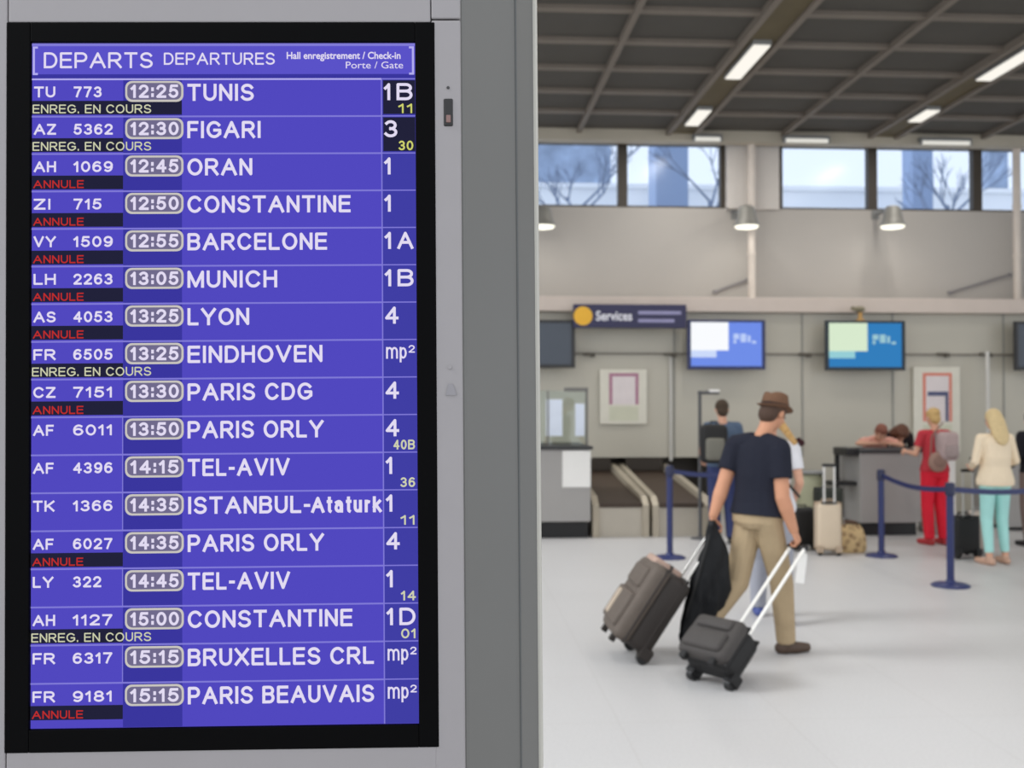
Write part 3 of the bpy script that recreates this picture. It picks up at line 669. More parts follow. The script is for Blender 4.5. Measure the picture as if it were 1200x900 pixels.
# ------------------------------------------------------------------ baggage conveyors
def conveyor(px0, px1, label):
    x0, x1 = at(px0, 595, 12.75).x, at(px1, 595, 12.75).x; W = x1 - x0; L = YC + .1 - 12.75
    t = thing('baggage_conveyor', label, 'conveyor', (x0, 12.75, 0), 0, 'baggage conveyors between the counters')
    zf, zk = at(px0, 590, 12.75).z, .66
    bm = BM(); v = [bm.verts.new(p) for p in ((.08, 0, 0), (W - .08, 0, 0), (W - .08, L, 0), (.08, L, 0), (.08, 0, zf - .02), (W - .08, 0, zf - .02), (W - .08, L, zk - .02), (.08, L, zk - .02))]
    for f in ((0, 3, 2, 1), (4, 5, 6, 7), (0, 1, 5, 4), (1, 2, 6, 5), (2, 3, 7, 6), (3, 0, 4, 7)): bm.faces.new([v[i] for i in f])
    obj('base', bm, mat('conveyor base', (186, 178, 164), .5, var=.06), t)
    bm = BM(); v = [bm.verts.new(p) for p in ((.08, -.02, zf - .05), (W - .08, -.02, zf - .05), (W - .08, L, zk - .05), (.08, L, zk - .05), (.08, -.02, zf), (W - .08, -.02, zf), (W - .08, L, zk), (.08, L, zk))]
    for f in ((0, 3, 2, 1), (4, 5, 6, 7), (0, 1, 5, 4), (1, 2, 6, 5), (2, 3, 7, 6), (3, 0, 4, 7)): bm.faces.new([v[i] for i in f])
    obj('belt', bm, mat('brown belt', (64, 50, 39), .6, var=.2, scale=8), t)
    for s in (0, W - .08):
        bm = BM(); v = [bm.verts.new((s + q, y, z)) for q in (0, .08) for y, z in ((-.04, 0), (L, 0), (L, zk + .1), (.12, zf + .08), (-.04, zf - .02))]
        bm.faces.new(v[:5]); bm.faces.new(list(reversed(v[5:])))
        for k in range(5): bm.faces.new((v[k], v[(k + 1) % 5], v[5 + (k + 1) % 5], v[5 + k]))
        obj('side_rail', bm, mat('conveyor rail', (176, 166, 148), .4, metal=.2), t)
    bm = BM()
    for k in range(9): box2(bm, (.09 + (W - .18) * k / 9, L - .14, zk + .005), (.09 + (W - .18) * (k + .9) / 9, L - .13, zp - .01))
    obj('strip_curtain', bm, mat('rubber strips', (58, 50, 42), .6), t)
conveyor(694, 760, 'baggage conveyor with brown belt beside the left counter')
conveyor(764, 832, 'baggage conveyor with brown belt behind the left blue barrier post')

# ------------------------------------------------------------------ barrier posts
def post(p, label, to=None, h=.95):
    t = thing('barrier_post', label, 'barrier post', (p.x, p.y, 0), 0, 'navy queue barrier posts')
    bm = BM(); lathe(bm, [(.17, 0), (.17, .012), (.15, .024), (.05, .04), (.036, .06)]); obj('base', bm, M_NAVY, t, smooth=40)
    bm = BM(); cone(bm, (0, 0, .04), (0, 0, h - .08), .033, .033, 16); obj('pole', bm, M_NAVY, t, smooth=40)
    bm = BM(); lathe(bm, [(.036, h - .12), (.045, h - .11), (.045, h - .02), (.036, h), (.01, h + .005)]); obj('belt_head', bm, mat('navy plastic', (24, 30, 66), .4), t, smooth=40)
    if to:
        d = V(to) - V((p.x, p.y, 0)); bm = BM(); n_ = 10; e = d.normalized(); L = d.length
        pr = None
        for k in range(n_ + 1):
            q = e * (.04 + (L - .08) * k / n_); sag = -.05 * math.sin(PI * k / n_)
            dz = (to[2] if len(to) > 2 else 0) * 0
            nx = V((-e.y, e.x, 0)) * .0015
            cur = [bm.verts.new(V((q.x, q.y, h - .065 + sag + zz)) + s * nx) for zz, s in ((-.025, -1), (-.025, 1), (.025, 1), (.025, -1))]
            if pr:
                for j in range(4): bm.faces.new((pr[j], pr[(j + 1) % 4], cur[(j + 1) % 4], cur[j]))
            else: bm.faces.new(cur)
            pr = cur
        bm.faces.new(list(reversed(pr))); obj('belt', bm, M_NAVY, t)
    return t
pA, pB, pC = ground(785, 654), ground(1033, 652), ground(1114, 687)
pD = ground(1262, 672)
post(pB, 'navy barrier post in front of the middle counter, belt running right', (pC.x, pC.y, 0))
post(pC, 'nearest navy barrier post, between the red and turquoise trousers', (pD.x, pD.y, 0))
post(pA, 'navy barrier post left of the man with the backpack', (ground(886, 648).x, ground(886, 648).y, 0), h=1.0)
pE = ground(886, 648)
post(pE, 'navy barrier post hidden behind the walking man', None, h=1.0)

# ------------------------------------------------------------------ people
SKIN = mat('skin', (214, 164, 138), .55, var=.06, scale=12, spec=.3)
SKIN2 = mat('tanned skin', (196, 142, 112), .55, var=.06, scale=12, spec=.3)
def fabric(name, rgb, var=.1, bump=.25, bscale=14): return mat(name, rgb, .85, var=var, scale=7, bump=bump, bscale=bscale, spec=.15)
def hand(bm, wr, d, pn, th, curl=.5, s=1.):
    """d: along the hand, pn: out of the palm, th: towards the thumb"""
    d = d.normalized(); th = (th - d * th.dot(d)).normalized(); pn = d.cross(th) if d.cross(th).dot(pn) > 0 else -d.cross(th)
    loft(bm, [(wr, .027 * s, .019 * s, th, pn), (wr + d * .03 * s, .035 * s, .017 * s, th, pn), (wr + d * .065 * s, .041 * s, .016 * s, th, pn), (wr + d * .09 * s, .04 * s, .014 * s, th, pn)], 12, 2.5)
    for k, L in enumerate((.072, .082, .076, .058)):
        b = wr + d * (.086 - .004 * abs(k - 1)) * s + th * (.031 - .021 * k) * s
        a = 0; p = b
        for seg, fr in ((0, .45), (1, .32), (2, .25)):
            a += curl * (.7 if seg == 0 else 1.0)
            q = p + (d * math.cos(a) + pn * math.sin(a)) * L * fr * s; cap(bm, p, q, (.0092 - .0008 * seg) * s, (.0086 - .0008 * seg) * s, 8); p = q
    b = wr + d * .03 * s + th * .03 * s; m = b + (d * .62 + th * .7 + pn * .35).normalized() * .042 * s
    cap(bm, b, m, .0125 * s, .0105 * s, 8); e = m + (d * .85 + th * .05 + pn * (.3 + curl * .5)).normalized() * .032 * s; cap(bm, m, e, .0102 * s, .009 * s, 8)
def rot_from(X, Y, Z):
    return Matrix(((X.x, Y.x, Z.x), (X.y, Y.y, Z.y), (X.z, Y.z, Z.z)))
DEF = dict(pelvis=(0, 0, .94), neck=(0, -.01, 1.47), head=(0, .035, 1.625),
           shL=(-.18, 0, 1.415), elL=(-.225, -.03, 1.13), wrL=(-.22, .07, .885), shR=(.18, 0, 1.415), elR=(.225, -.03, 1.13), wrR=(.22, .07, .885),
           hipL=(-.09, 0, .92), knL=(-.095, .02, .5), anL=(-.1, -.03, .085), toL=(-.125, .16, .03),
           hipR=(.09, 0, .92), knR=(.095, .02, .5), anR=(.1, -.03, .085), toR=(.125, .16, .03))
def joints(base, h, phi, over=None, wid=1.):
    """phi: heading, 0 = away from the camera along the hall, positive turns right"""
    X = V((math.cos(phi), -math.sin(phi), 0)); Y = V((math.sin(phi), math.cos(phi), 0)); s = h / 1.75; J = {}
    d = dict(DEF); d.update(over or {})
    for k, (x, y, z) in d.items(): J[k] = V(base) + X * (x * s * wid) + Y * (y * s) + V((0, 0, z * s))
    J['X'], J['Y'], J['s'] = X, Y, s; return J
def torso_rings(J, g=0., loose=0., fem=False, lo=-.08, hi=1.0):
    s = J['s']; P, N = J['pelvis'], J['neck']; ax = (N - P); L = ax.length; Z = ax.normalized()
    sh = (J['shR'] - J['shL']); Xs = (sh - Z * sh.dot(Z)).normalized(); Xp = (J['X'] - Z * J['X'].dot(Z)).normalized()
    prof = [(-.17, .10, .085), (-.10, .158, .108), (0., .166, .112), (.14, .152, .102), (.30, .142, .098), (.5, .155, .108), (.68, .170, .116), (.82, .172, .108), (.92, .135, .085), (.97, .085, .066), (1.0, .060, .058)]
    if fem: prof = [(-.17, .10, .09), (-.10, .165, .118), (0., .172, .118), (.14, .150, .104), (.30, .124, .090), (.5, .132, .1), (.68, .148, .112), (.82, .150, .1), (.92, .118, .078), (.97, .075, .06), (1.0, .05, .052)]
    out = []
    for t, rx, ry in prof:
        if t < lo or t > hi: continue
        X = Xp.lerp(Xs, max(0, min(1, t))).normalized(); Y = Z.cross(X)
        lz = loose if t < .6 else loose * .4
        out.append((P + ax * t, (rx + g + lz) * s, (ry + g + lz) * s, X, Y))
    return out
def person(J, label, skin, shirt, trousers, shoe, hair, fem=False, sleeve=.62, vox=.007, hem=-.04, loose=.012, face=None, tilt=None, curlL=.5, curlR=.5, palmL=None, palmR=None, group=None, slim=False, hairf=None, legk=1., longsleeve=False, handL=None, handR=None, bare_ankle=False, flare=0., arm=1.):
    s = J['s']; X, Y = J['X'], J['Y']; Zv = V((0, 0, 1))
    base = (J['anL'] + J['anR']) / 2; t = thing('person', label, 'person', (base.x, base.y, 0), 0, group)
    fy = face if face else Y; fy = fy.normalized(); fu = (J['head'] - J['neck']).normalized() if tilt is None else tilt.normalized()
    fx = fy.cross(fu).normalized(); fy = fu.cross(fx).normalized(); Rm = rot_from(fx, fy, fu); H = J['head']
    hp = lambda x, y, z: H + (fx * x + fy * y + fu * z) * s
    bm = BM()
    # head
    ell(bm, hp(0, -.012, .022), (.074 * s, .092 * s, .09 * s), Rm, 20, 14); ell(bm, hp(0, .022, -.04), (.058 * s, .066 * s, .076 * s), Rm)
    ell(bm, hp(0, .055, -.088), (.026 * s, .025 * s, .02 * s), Rm); cap(bm, hp(0, .078, .018), hp(0, .102, -.024), .010 * s, .0145 * s, 8)
    for q in (-1, 1): ell(bm, hp(q * .076, -.01, -.008), (.011 * s, .02 * s, .032 * s), Rm, 10, 8); ell(bm, hp(q * .034, .066, -.022), (.022 * s, .02 * s, .018 * s), Rm, 10, 8)
    ell(bm, hp(0, .079, -.052), (.022 * s, .012 * s, .011 * s), Rm, 10, 8)
    cap(bm, J['neck'] - fu * .03 * s, H - fu * .05 * s - fy * .01 * s, (.05 if fem else .056) * s, (.047 if fem else .05) * s)
    loft(bm, torso_rings(J, -.006, 0, fem))
    ka = (.86 if fem else 1.) * arm
    for q, sd in (('L', -1), ('R', 1)):
        sh, el, wr = J['sh' + q], J['el' + q], J['wr' + q]
        cap(bm, sh, el, .05 * s * ka, .04 * s * ka); cap(bm, el, el.lerp(wr, .35), .041 * s * ka, .041 * s * ka); cap(bm, el.lerp(wr, .3), wr, .041 * s * ka, .027 * s * ka)
        cap(bm, (J['neck'] - fu * .045 * s).lerp(sh, .35), sh, .05 * s * ka, .05 * s * ka)
        hd = (wr - el).normalized(); ho = (handL if q == 'L' else handR)
        if ho is not None: hd = ho.normalized()
        pn = (palmL if q == 'L' else palmR); pn = pn if pn is not None else X * (-sd)
        hand(bm, wr, hd, pn, Y, curlL if q == 'L' else curlR, s * (.95 if fem else 1.03))
        hi, kn, an, to = J['hip' + q], J['kn' + q], J['an' + q], J['to' + q]
        cap(bm, hi, kn, .082 * s * legk, .054 * s); cap(bm, kn, kn.lerp(an, .3), .052 * s, .054 * s); cap(bm, kn.lerp(an, .3), an, .054 * s, .036 * s)
        fd = (to - an); heel = an - V((fd.x, fd.y, 0)).normalized() * .03 * s - V((0, 0, .045 * s)); cap(bm, an, heel, .036 * s, .03 * s); cap(bm, heel, to, .03 * s, .03 * s)
    body = sculpt('body', bm, skin, t, vox, 2)
    # face
    bm = BM()
    for q in (-1, 1): ell(bm, hp(q * .031, .079, .014), (.0125 * s, .007 * s, .006 * s), Rm, 10, 8)
    obj('eyes', bm, mat('eyes', (52, 40, 34), .3), t, True, 180)
    bm = BM(); ell(bm, hp(0, .0905, -.053), (.022 * s, .005 * s, .007 * s), Rm, 10, 8); obj('lips', bm, mat('lips', (172, 100, 92), .5), t, True, 180)
    # shirt
    bm = BM(); loft(bm, torso_rings(J, .012, loose, fem, hem, .97))
    for q in 'LR':
        sh, el, wr = J['sh' + q], J['el' + q], J['wr' + q]
        cap(bm, (J['neck'] - fu * .05 * s).lerp(sh, .4), sh, (.056 * ka + .008) * s, .064 * s * ka)
        e = sh.lerp(el, sleeve) if not longsleeve else el
        if longsleeve: cap(bm, sh, el, .064 * s * ka, .054 * s * ka); cone(bm, el, el.lerp(wr, .9), .054 * s * ka, .042 * s * ka); ell(bm, el, .054 * s * ka)
        else: cone(bm, sh, e, .066 * s * ka, .064 * s * ka)
    sculpt('shirt', bm, shirt, t, vox, 3)
    # trousers
    bm = BM(); loft(bm, torso_rings(J, .010, .0, fem, -.2, .16))
    for q in 'LR':
        hi, kn, an = J['hip' + q], J['kn' + q], J['an' + q]
        tr = (.092, .066, .046) if slim else (.1, .078, .064 + flare)
        cap(bm, hi, kn, tr[0] * s * legk, tr[1] * s); cone(bm, kn, kn.lerp(an, .88 if bare_ankle else 1.02), tr[1] * s, tr[2] * s); ell(bm, kn, tr[1] * s)
    sculpt('trousers', bm, trousers, t, vox, 3)
    # shoes
    for q in 'LR':
        an, to = J['an' + q], J['to' + q]; fd = to - an; fh = V((fd.x, fd.y, 0)).normalized()
        dn = V((0, 0, -1)); dirv = fd.normalized()
        heel = an - fh * .045 * s + V((0, 0, -.047 * s))
        bm = BM(); cap(bm, heel, heel.lerp(to, .55), .038 * s, .042 * s); cap(bm, heel.lerp(to, .55), to, .043 * s, .031 * s); cap(bm, an - V((0, 0, .01)), heel.lerp(to, .2), .044 * s, .042 * s)
        zmin = min(heel.z, to.z) - .029 * s
        sculpt('shoe', bm, shoe, t, .006, 2)
    if hair is not None:
        bm = BM()
        ell(bm, hp(0, -.02, .034), (.084 * s, .098 * s, .092 * s), Rm, 20, 14); ell(bm, hp(0, -.05, -.03), (.07 * s, .06 * s, .075 * s), Rm)
        if hairf: hairf(bm, hp, Rm, s, fx, fy, fu)
        # keep the face free
        cut = bmesh.new(); cut.free()
        o = sculpt('hair', bm, hair, t, .006, 1)
        inv = wm(t).inverted(); me = o.data; b2 = bmesh.new(); b2.from_mesh(me)
        kill = []
        for v in b2.verts:
            r = v.co + t.location - H; y_, z_, x_ = r.dot(fy), r.dot(fu), r.dot(fx)
            if y_ > .035 * s and z_ < .055 * s and abs(x_) < .09 * s: kill.append(v)
        bmesh.ops.delete(b2, geom=kill, context='VERTS'); b2.to_mesh(me); b2.free()
        me_mod = o.modifiers.new('thickness', 'SOLIDIFY'); me_mod.thickness = .004
    return t

# 1. the walking man --------------------------------------------------------
D = 6.72
ph = math.radians(38)
Xm, Ym = V((math.cos(ph), -math.sin(ph), 0)), V((math.sin(ph), math.cos(ph), 0))
J = dict(X=Xm, Y=Ym, s=1.0)
def A(px, py, dd): return at(px, py, D + dd)
J['pelvis'] = A(888, 604, 0); J['neck'] = A(895, 509, .03); J['head'] = A(907, 484, .07)
J['shL'], J['elL'], J['wrL'] = A(863, 522, .13), A(847, 570, .09), A(836, 604, .06)
J['shR'], J['elR'], J['wrR'] = A(913, 526, -.10), A(917, 583, -.16), A(930, 621, -.16)
J['hipL'], J['knL'] = A(878, 609, .06), A(864, 682, .06)
J['hipR'], J['knR'] = A(899, 609, -.05), A(916, 684, .02)
g_ = ground(924, 768); J['anR'] = V((g_.x, g_.y + .05, .088)); J['toR'] = J['anR'] + Xm * .10 + Ym * .12 + V((0, 0, -.055)); J['toR'].z = .033
J['anL'] = A(822, 739, .0); J['toL'] = J['anL'] + V((.11, .05, -.13)); J['toL'].z = .034
man = person(J, 'walking man in navy T-shirt and khaki trousers wearing a brown hat', SKIN2, fabric('navy T-shirt', (36, 38, 49), .15, .5, 9), fabric('khaki cotton', (172, 152, 122), .1, .6, 8),
             mat('brown shoe leather', (74, 56, 44), .5), mat('dark hair', (72, 52, 40), .8), vox=.006, hem=-.02, loose=.014, arm=1.17, curlL=1.0, curlR=1.1,
             palmL=Xm * .9, palmR=-Xm, face=(Ym + Xm * .35), handR=V((.35, .1, -.8)), handL=V((-.05, .1, -1)))
# hat
H = J['head']; fu = (J['head'] - J['neck']).normalized(); fu = (fu + V((0, 0, 1.6))).normalized(); fy = (Ym + Xm * .35).normalized(); fx = fy.cross(fu).normalized(); fy = fu.cross(fx)
Rm = rot_from(fx, fy, fu).to_4x4()
bm = BM(); lathe(bm, [(.088, .0), (.089, .03), (.086, .07), (.077, .102), (.055, .112), (.01, .104)], seg=32)
for v in bm.verts:
    if v.co.z > .06: v.co.x *= 1 - .25 * max(0, v.co.y / .09); 
    v.co.y *= 1.14
    if v.co.z > .09: v.co.z -= .018 * math.exp(-(v.co.x / .025) ** 2)
bm.transform(Matrix.Translation(H + fu * .028) @ Rm)
hat = obj('hat', bm, fabric('brown straw', (112, 84, 66), .15, .3, 60), man, True, 60)
bm = BM(); lathe(bm, [(.0905, .004), (.0915, .008), (.0905, .032), (.089, .034)], seg=32)
for v in bm.verts: v.co.y *= 1.14
bm.transform(Matrix.Translation(H + fu * .028) @ Rm); obj('hat_band', bm, fabric('hat band', (58, 44, 40)), hat, True, 60)
bm = BM(); lathe(bm, [(.07, .004), (.095, .006), (.114, .012), (.116, .008), (.095, .0), (.07, -.002)], seg=36)
for v in bm.verts:
    v.co.y *= 1.14; v.co.z += .012 * (abs(v.co.x) / .12) ** 2 - .014 * max(0, v.co.y / .14)
bm.transform(Matrix.Translation(H + fu * .028) @ Rm); obj('hat_brim', bm, fabric('brown straw', (112, 84, 66)), hat, True, 60)
bm = BM(); loft(bm, [(J['pelvis'] + (J['neck'] - J['pelvis']) * .055, .19, .136, Xm, Ym), (J['pelvis'] + (J['neck'] - J['pelvis']) * .075, .19, .136, Xm, Ym)]); bm.free()

# suitcases -------------------------------------------------------------
def suitcase(axle, rotz, tilt, W, Dp, Hh, body, trim, label, name='rolling_suitcase', handle=.45, hr=.009, hm=None, kind='soft', stripe=None, top=None, wheel=.035, front=None, handle_y=None, grip=None, shell=None):
    """origin on the wheel axle; +y is the side the handle stands on; leans towards +y"""
    t = thing(name, label, 'suitcase', axle, 0); t.rotation_euler = Quaternion((0, 0, 1), rotz).to_matrix().to_4x4().to_euler()
    q = Matrix.Rotation(rotz, 4, 'Z') @ Matrix.Rotation(-tilt, 4, 'X'); t.rotation_euler = q.to_euler()
    y1 = .03; y0 = y1 - Dp; z0 = .02
    if shell:
        bm = BM(); box2(bm, (-W / 2, y0 + Dp * .36, z0), (W / 2, y1, z0 + Hh), min(.06, Dp * .2), 4); obj('case_body', bm, body, t, smooth=50)
        bm = BM(); box2(bm, (-W / 2 - .002, y0, z0 - .002), (W / 2 + .002, y0 + Dp * .44, z0 + Hh + .002), min(.05, Dp * .18), 4); obj('front_shell', bm, shell, t, smooth=50)
    else:
        bm = BM(); box2(bm, (-W / 2, y0, z0), (W / 2, y1, z0 + Hh), min(.06, Dp * .22), 4); obj('case_body', bm, body, t, smooth=50)
    bm = BM()
    for yy in (y0 + Dp * .3, y0 + Dp * .78):
        box2(bm, (-W / 2 - .004, yy - .008, z0 - .003), (W / 2 + .004, yy + .008, z0 + Hh + .004), .006)
    obj('piping', bm, trim, t)
    if kind == 'soft':
        bm = BM(); box2(bm, (-W * .4, y0 - .03, z0 + Hh * .1), (W * .4, y0 + .05, z0 + Hh * .55), .022, 3); obj('front_pocket', bm, front or body, t, smooth=50)
        bm = BM(); box2(bm, (-W * .36, y0 - .022, z0 + Hh * .63), (W * .36, y0 + .05, z0 + Hh * .9), .02, 3); obj('upper_pocket', bm, front or body, t, smooth=50)
    else:
        bm = BM()
        for k in range(5): box2(bm, (-W * .38 + W * .19 * k - .012, y0 - .005, z0 + .06), (-W * .38 + W * .19 * k + .012, y0 + .02, z0 + Hh - .06), .005)
        obj('rib', bm, body, t)
    if stripe:
        bm = BM(); box2(bm, (-W * .27, y0 - .038, z0 + Hh * .16), (-W * .1, y0 - .02, z0 + Hh * .5), .008); obj('pale_panel', bm, stripe, t)
    if top:
        bm = BM(); box2(bm, (-W * .42, y0 + .02, z0 + Hh - .03), (W * .1, y1 - .05, z0 + Hh + .035), .025, 3); obj('top_cover', bm, top, t, smooth=50)
    bm = BM(); tube(bm, [(-.07, y0 + Dp * .5, z0 + Hh - .005), (-.06, y0 + Dp * .5, z0 + Hh + .03), (.06, y0 + Dp * .5, z0 + Hh + .03), (.07, y0 + Dp * .5, z0 + Hh - .005)], .009, 8); obj('carry_handle', bm, trim, t, smooth=60)
    for sx in (-1, 1):
        bm = BM(); cone(bm, (sx * (W / 2 - .055), 0, 0), (sx * (W / 2 - .015), 0, 0), wheel, wheel, 20); obj('wheel', bm, M_BLACK, t, smooth=40)
        bm = BM(); box2(bm, (sx * (W / 2 - .07), -.045, -.005), (sx * (W / 2 - .0), .045, .075), .012); obj('wheel_guard', bm, trim, t)
    for sx in (-1, 1):
        bm = BM(); box2(bm, (sx * W * .3 - .02, y0 + .02, z0 - .04), (sx * W * .3 + .02, y0 + .06, z0 + .02), .006); obj('kick_stand', bm, trim, t)
    if handle:
        hy = y1 - .022 if handle_y is None else handle_y; hw = .055 if W < .45 else .08; hm = hm or M_STEEL
        for sx in (-1, 1):
            bm = BM(); cone(bm, (sx * hw, hy, z0 + Hh - .06), (sx * hw, hy, z0 + Hh + handle - .01), hr, hr, 10); obj('handle_rod', bm, hm, t, smooth=40)
        bm = BM(); box2(bm, (-hw - .022, hy - .015, z0 + Hh + handle - .02), (hw + .022, hy + .015, z0 + Hh + handle + .014), .01, 3); obj('handle_grip', bm, grip or M_BLACK, t, smooth=50)
        bm = BM(); box2(bm, (-hw - .03, hy - .016, z0 + Hh - .01), (hw + .03, hy + .016, z0 + Hh + .012), .005); obj('handle_collar', bm, M_BLACK, t)
    return t
def lean_to(axle, target, offs, top):  # heading and tilt that bring the handle grip to the target point
    d = target - axle; hz = math.hypot(d.x, d.y); return math.atan2(-d.x, d.y), math.atan2(hz, d.z) , d.length
M_CASE = mat('charcoal nylon', (64, 60, 58), .7, var=.15, scale=20, bump=.2, bscale=120); M_CASEB = mat('black nylon', (17, 16, 17), .65, var=.1, bump=.15, bscale=100)
gripR = J['wrR'] + V((.03, .01, -.105))
ax = ground(833, 803); ax.z = .036
rz, ti, L = lean_to(ax, gripR, 0, 0)
small = suitcase(ax, rz, ti, .36, .25, .295, M_CASEB, M_CASEB, 'small charcoal cabin suitcase towed on long white handle rods', handle=L - .315, shell=M_CASE, hr=.0105, hm=mat('white enamel rod', (240, 238, 232), .35), front=M_CASE)  # black body under charcoal shell: shade of the right side put into colour
# airline tag on the towing hand
pt = gripR + V((.03, -.03, -.0))
t = thing('luggage_tag', 'white paper luggage tag hanging from the cabin suitcase grip', 'tag', pt)
bm = BM(); box2(bm, (-.03, -.002, -.24), (.03, .002, -.045), .0015); bm.transform(Matrix.Rotation(.12, 4, 'Y')); obj('paper', bm, M_WHITE, t)
bm = BM(); tube(bm, [(0, 0, -.06), (-.012, 0, -.02), (0, 0, .0), (.008, 0, -.02), (0, 0, -.06)], .003, 6); obj('loop', bm, M_WHITE, t)

M_BIG = mat('taupe nylon', (92, 82, 74), .7, var=.15, scale=14, bump=.2, bscale=100); M_BIG_SHADE = mat('shaded brown nylon', (40, 33, 29), .65, var=.15, bump=.15, bscale=90)  # darker brown carries the shade on the big case's right side
gripL = J['wrL'] + V((-.01, .0, -.115))
ax = ground(745, 770); ax.z = .041
rz, ti, L = lean_to(ax, gripL, 0, 0)
big = suitcase(ax, rz, ti, .46, .29, .545, M_BIG_SHADE, M_BIG_SHADE, 'big taupe suitcase with pale front panel trailing behind the walking man', name='rolling_suitcase', handle=max(.1, L - .565), shell=M_BIG, hr=.009, stripe=mat('pale suitcase panel', (176, 160, 142), .6), top=mat('rosy beige cover', (172, 146, 132), .7), front=M_BIG, wheel=.04)

# black garment hanging from the left hand
p = gripL
t = thing('garment_bag', 'crumpled black garment hanging from the hand of the walking man', 'garment', (p.x, p.y, p.z))
bm = BM(); rings = []
prof = [(834, 610, 4, 4), (836, 628, 10, 6), (836, 648, 16, 8), (834, 668, 21, 9), (832, 690, 24, 10), (826, 710, 24, 10), (817, 730, 19, 9), (808, 746, 12, 8), (804, 756, 6, 5)]
for px, py, rx, ry in prof: rings.append((A(px, py, -.02), rx / F * D, ry / F * D, RT, V((0, 1, 0))))
loft(bm, rings, 28)
bmesh.ops.subdivide_edges(bm, edges=bm.edges, cuts=2, use_grid_fill=True)
for v in bm.verts:
    n_ = noise.noise(V((v.co.x * 26, v.co.y * 20, v.co.z * 5))); v.co += V((.012, -.014, 0)) * n_ * 1.3
obj('cloth', bm, mat('black satin', (13, 14, 17), .5, var=.2, bump=.4, bscale=16, spec=.25), t, True, 180)
bm = BM(); tube(bm, [A(835, 612, -.02), A(828, 640, -.04), A(817, 680, -.05), A(806, 715, -.04), A(803, 745, -.02)], .012, 8); obj('strap', bm, M_CASEB, t, True, 60)

# 2. woman in white beyond him ------------------------------------------------
def ponytail(bm, hp, Rm, s, fx, fy, fu):
    for k in range(7):
        u = k / 6; cap(bm, hp(.02 + .14 * u, -.10 - .03 * math.sin(u * 3), .03 - .20 * u), hp(.02 + .14 * (u + .16), -.10, .03 - .20 * (u + .16)), .036 - .010 * u, .034 - .012 * u, 10)
J = joints(ground(904, 727), 1.66, math.radians(16), dict(wrR=(.2, .2, .98), wrL=(-.2, .18, .95), anL=(-.1, .18, .085), toL=(-.12, .36, .03), knL=(-.1, .16, .5), anR=(.1, -.16, .1), toR=(.12, .02, .03), knR=(.1, .04, .5), pelvis=(.0, 0, .94)))
wo = person(J, 'woman with blonde ponytail in white top walking just beyond the man', SKIN, fabric('white cotton', (222, 222, 226)), fabric('light grey linen', (160, 162, 172)), mat('blue canvas shoe', (74, 88, 150), .7), mat('blonde hair', (190, 150, 92), .6, var=.2, scale=30, bump=.4, bscale=60),
            fem=True, hairf=ponytail, loose=.02, hem=-.1)
H = J['head']; c_ = at(939, 519, H.y - .10)
bm = BM(); ell(bm, c_, .026); ell(bm, c_ + V((-.02, 0, .02)), .022); obj('hair_bobble', bm, fabric('dark maroon', (62, 36, 40)), wo, True, 180)
bm = BM(); tube(bm, [J['shL'] + V((0, -.02, .07)), J['neck'] + (J['pelvis'] - J['neck']) * .35 + J['Y'] * -.155, J['hipR'] + J['X'] * .12 + J['Y'] * -.1 + V((0, 0, .1))], .011, 8); obj('bag_strap', bm, M_CASEB, wo, True, 60)

# 3. man with the backpack ------------------------------------------------------
J = joints(ground(847, 637), 1.72, math.radians(4), dict(elL=(-.24, .02, 1.13), wrL=(-.2, .24, 1.0), elR=(.24, .03, 1.13), wrR=(.19, .25, 1.02)))
bp = person(J, 'dark-haired man in steel-blue shirt and jeans seen from behind', SKIN, fabric('steel blue shirt', (86, 102, 124)), fabric('blue denim', (56, 63, 100)), M_BLACK, mat('dark brown hair', (62, 46, 30), .7, var=.2, scale=30, bump=.4, bscale=60), vox=.008, loose=.02)
p = J['pelvis'].lerp(J['neck'], .55) - J['Y'] * .235 + J['X'] * -.15
t = thing('backpack', 'black and grey backpack on the left shoulder of the man in steel blue', 'backpack', p, -math.radians(4))
bm = BM(); box2(bm, (-.16, -.09, -.24), (.16, .09, .22), .07, 4); obj('pack_body', bm, M_CASEB, t, smooth=60)
bm = BM(); box2(bm, (-.11, -.135, -.2), (.11, -.06, .06), .04, 3); obj('front_pocket', bm, mat('grey olive nylon', (112, 110, 100), .7), t, smooth=60)
bm = BM(); tube(bm, [(-.04, 0, .21), (-.03, 0, .25), (.03, 0, .25), (.04, 0, .21)], .009, 8); obj('carry_loop', bm, M_CASEB, t, smooth=60)
for sx in (-.09, .1):
    bm = BM(); tube(bm, [(sx, .07, -.16), (sx, .11, .02), (sx, .115, .2)], .014, 8); obj('shoulder_strap', bm, M_CASEB, t, smooth=60)

# 4. blonde woman in cream and turquoise ------------------------------------------
def longhair(bm, hp, Rm, s, fx, fy, fu):
    X, Y = fx, fy
    loft(bm, [(hp(0, -.03, .05), .085 * s, .085 * s, X, Y), (hp(0, -.055, -.03), .098 * s, .075 * s, X, Y), (hp(0, -.07, -.11), .104 * s, .06 * s, X, Y), (hp(.0, -.09, -.2), .10 * s, .045 * s, X, Y), (hp(.0, -.1, -.28), .075 * s, .03 * s, X, Y), (hp(.0, -.1, -.32), .03 * s, .015 * s, X, Y)], 20)
BLONDE = mat('pale blonde hair', (214, 190, 142), .55, var=.2, scale=40, bump=.4, bscale=70)
J = joints(ground(1167, 661), 1.62, math.radians(-6), dict(elL=(-.25, -.01, 1.16), wrL=(-.16, .2, 1.08), elR=(.25, -.01, 1.16), wrR=(.16, .2, 1.08), anL=(-.11, -.05, .085), anR=(.12, .0, .085), toR=(.15, .19, .03)))
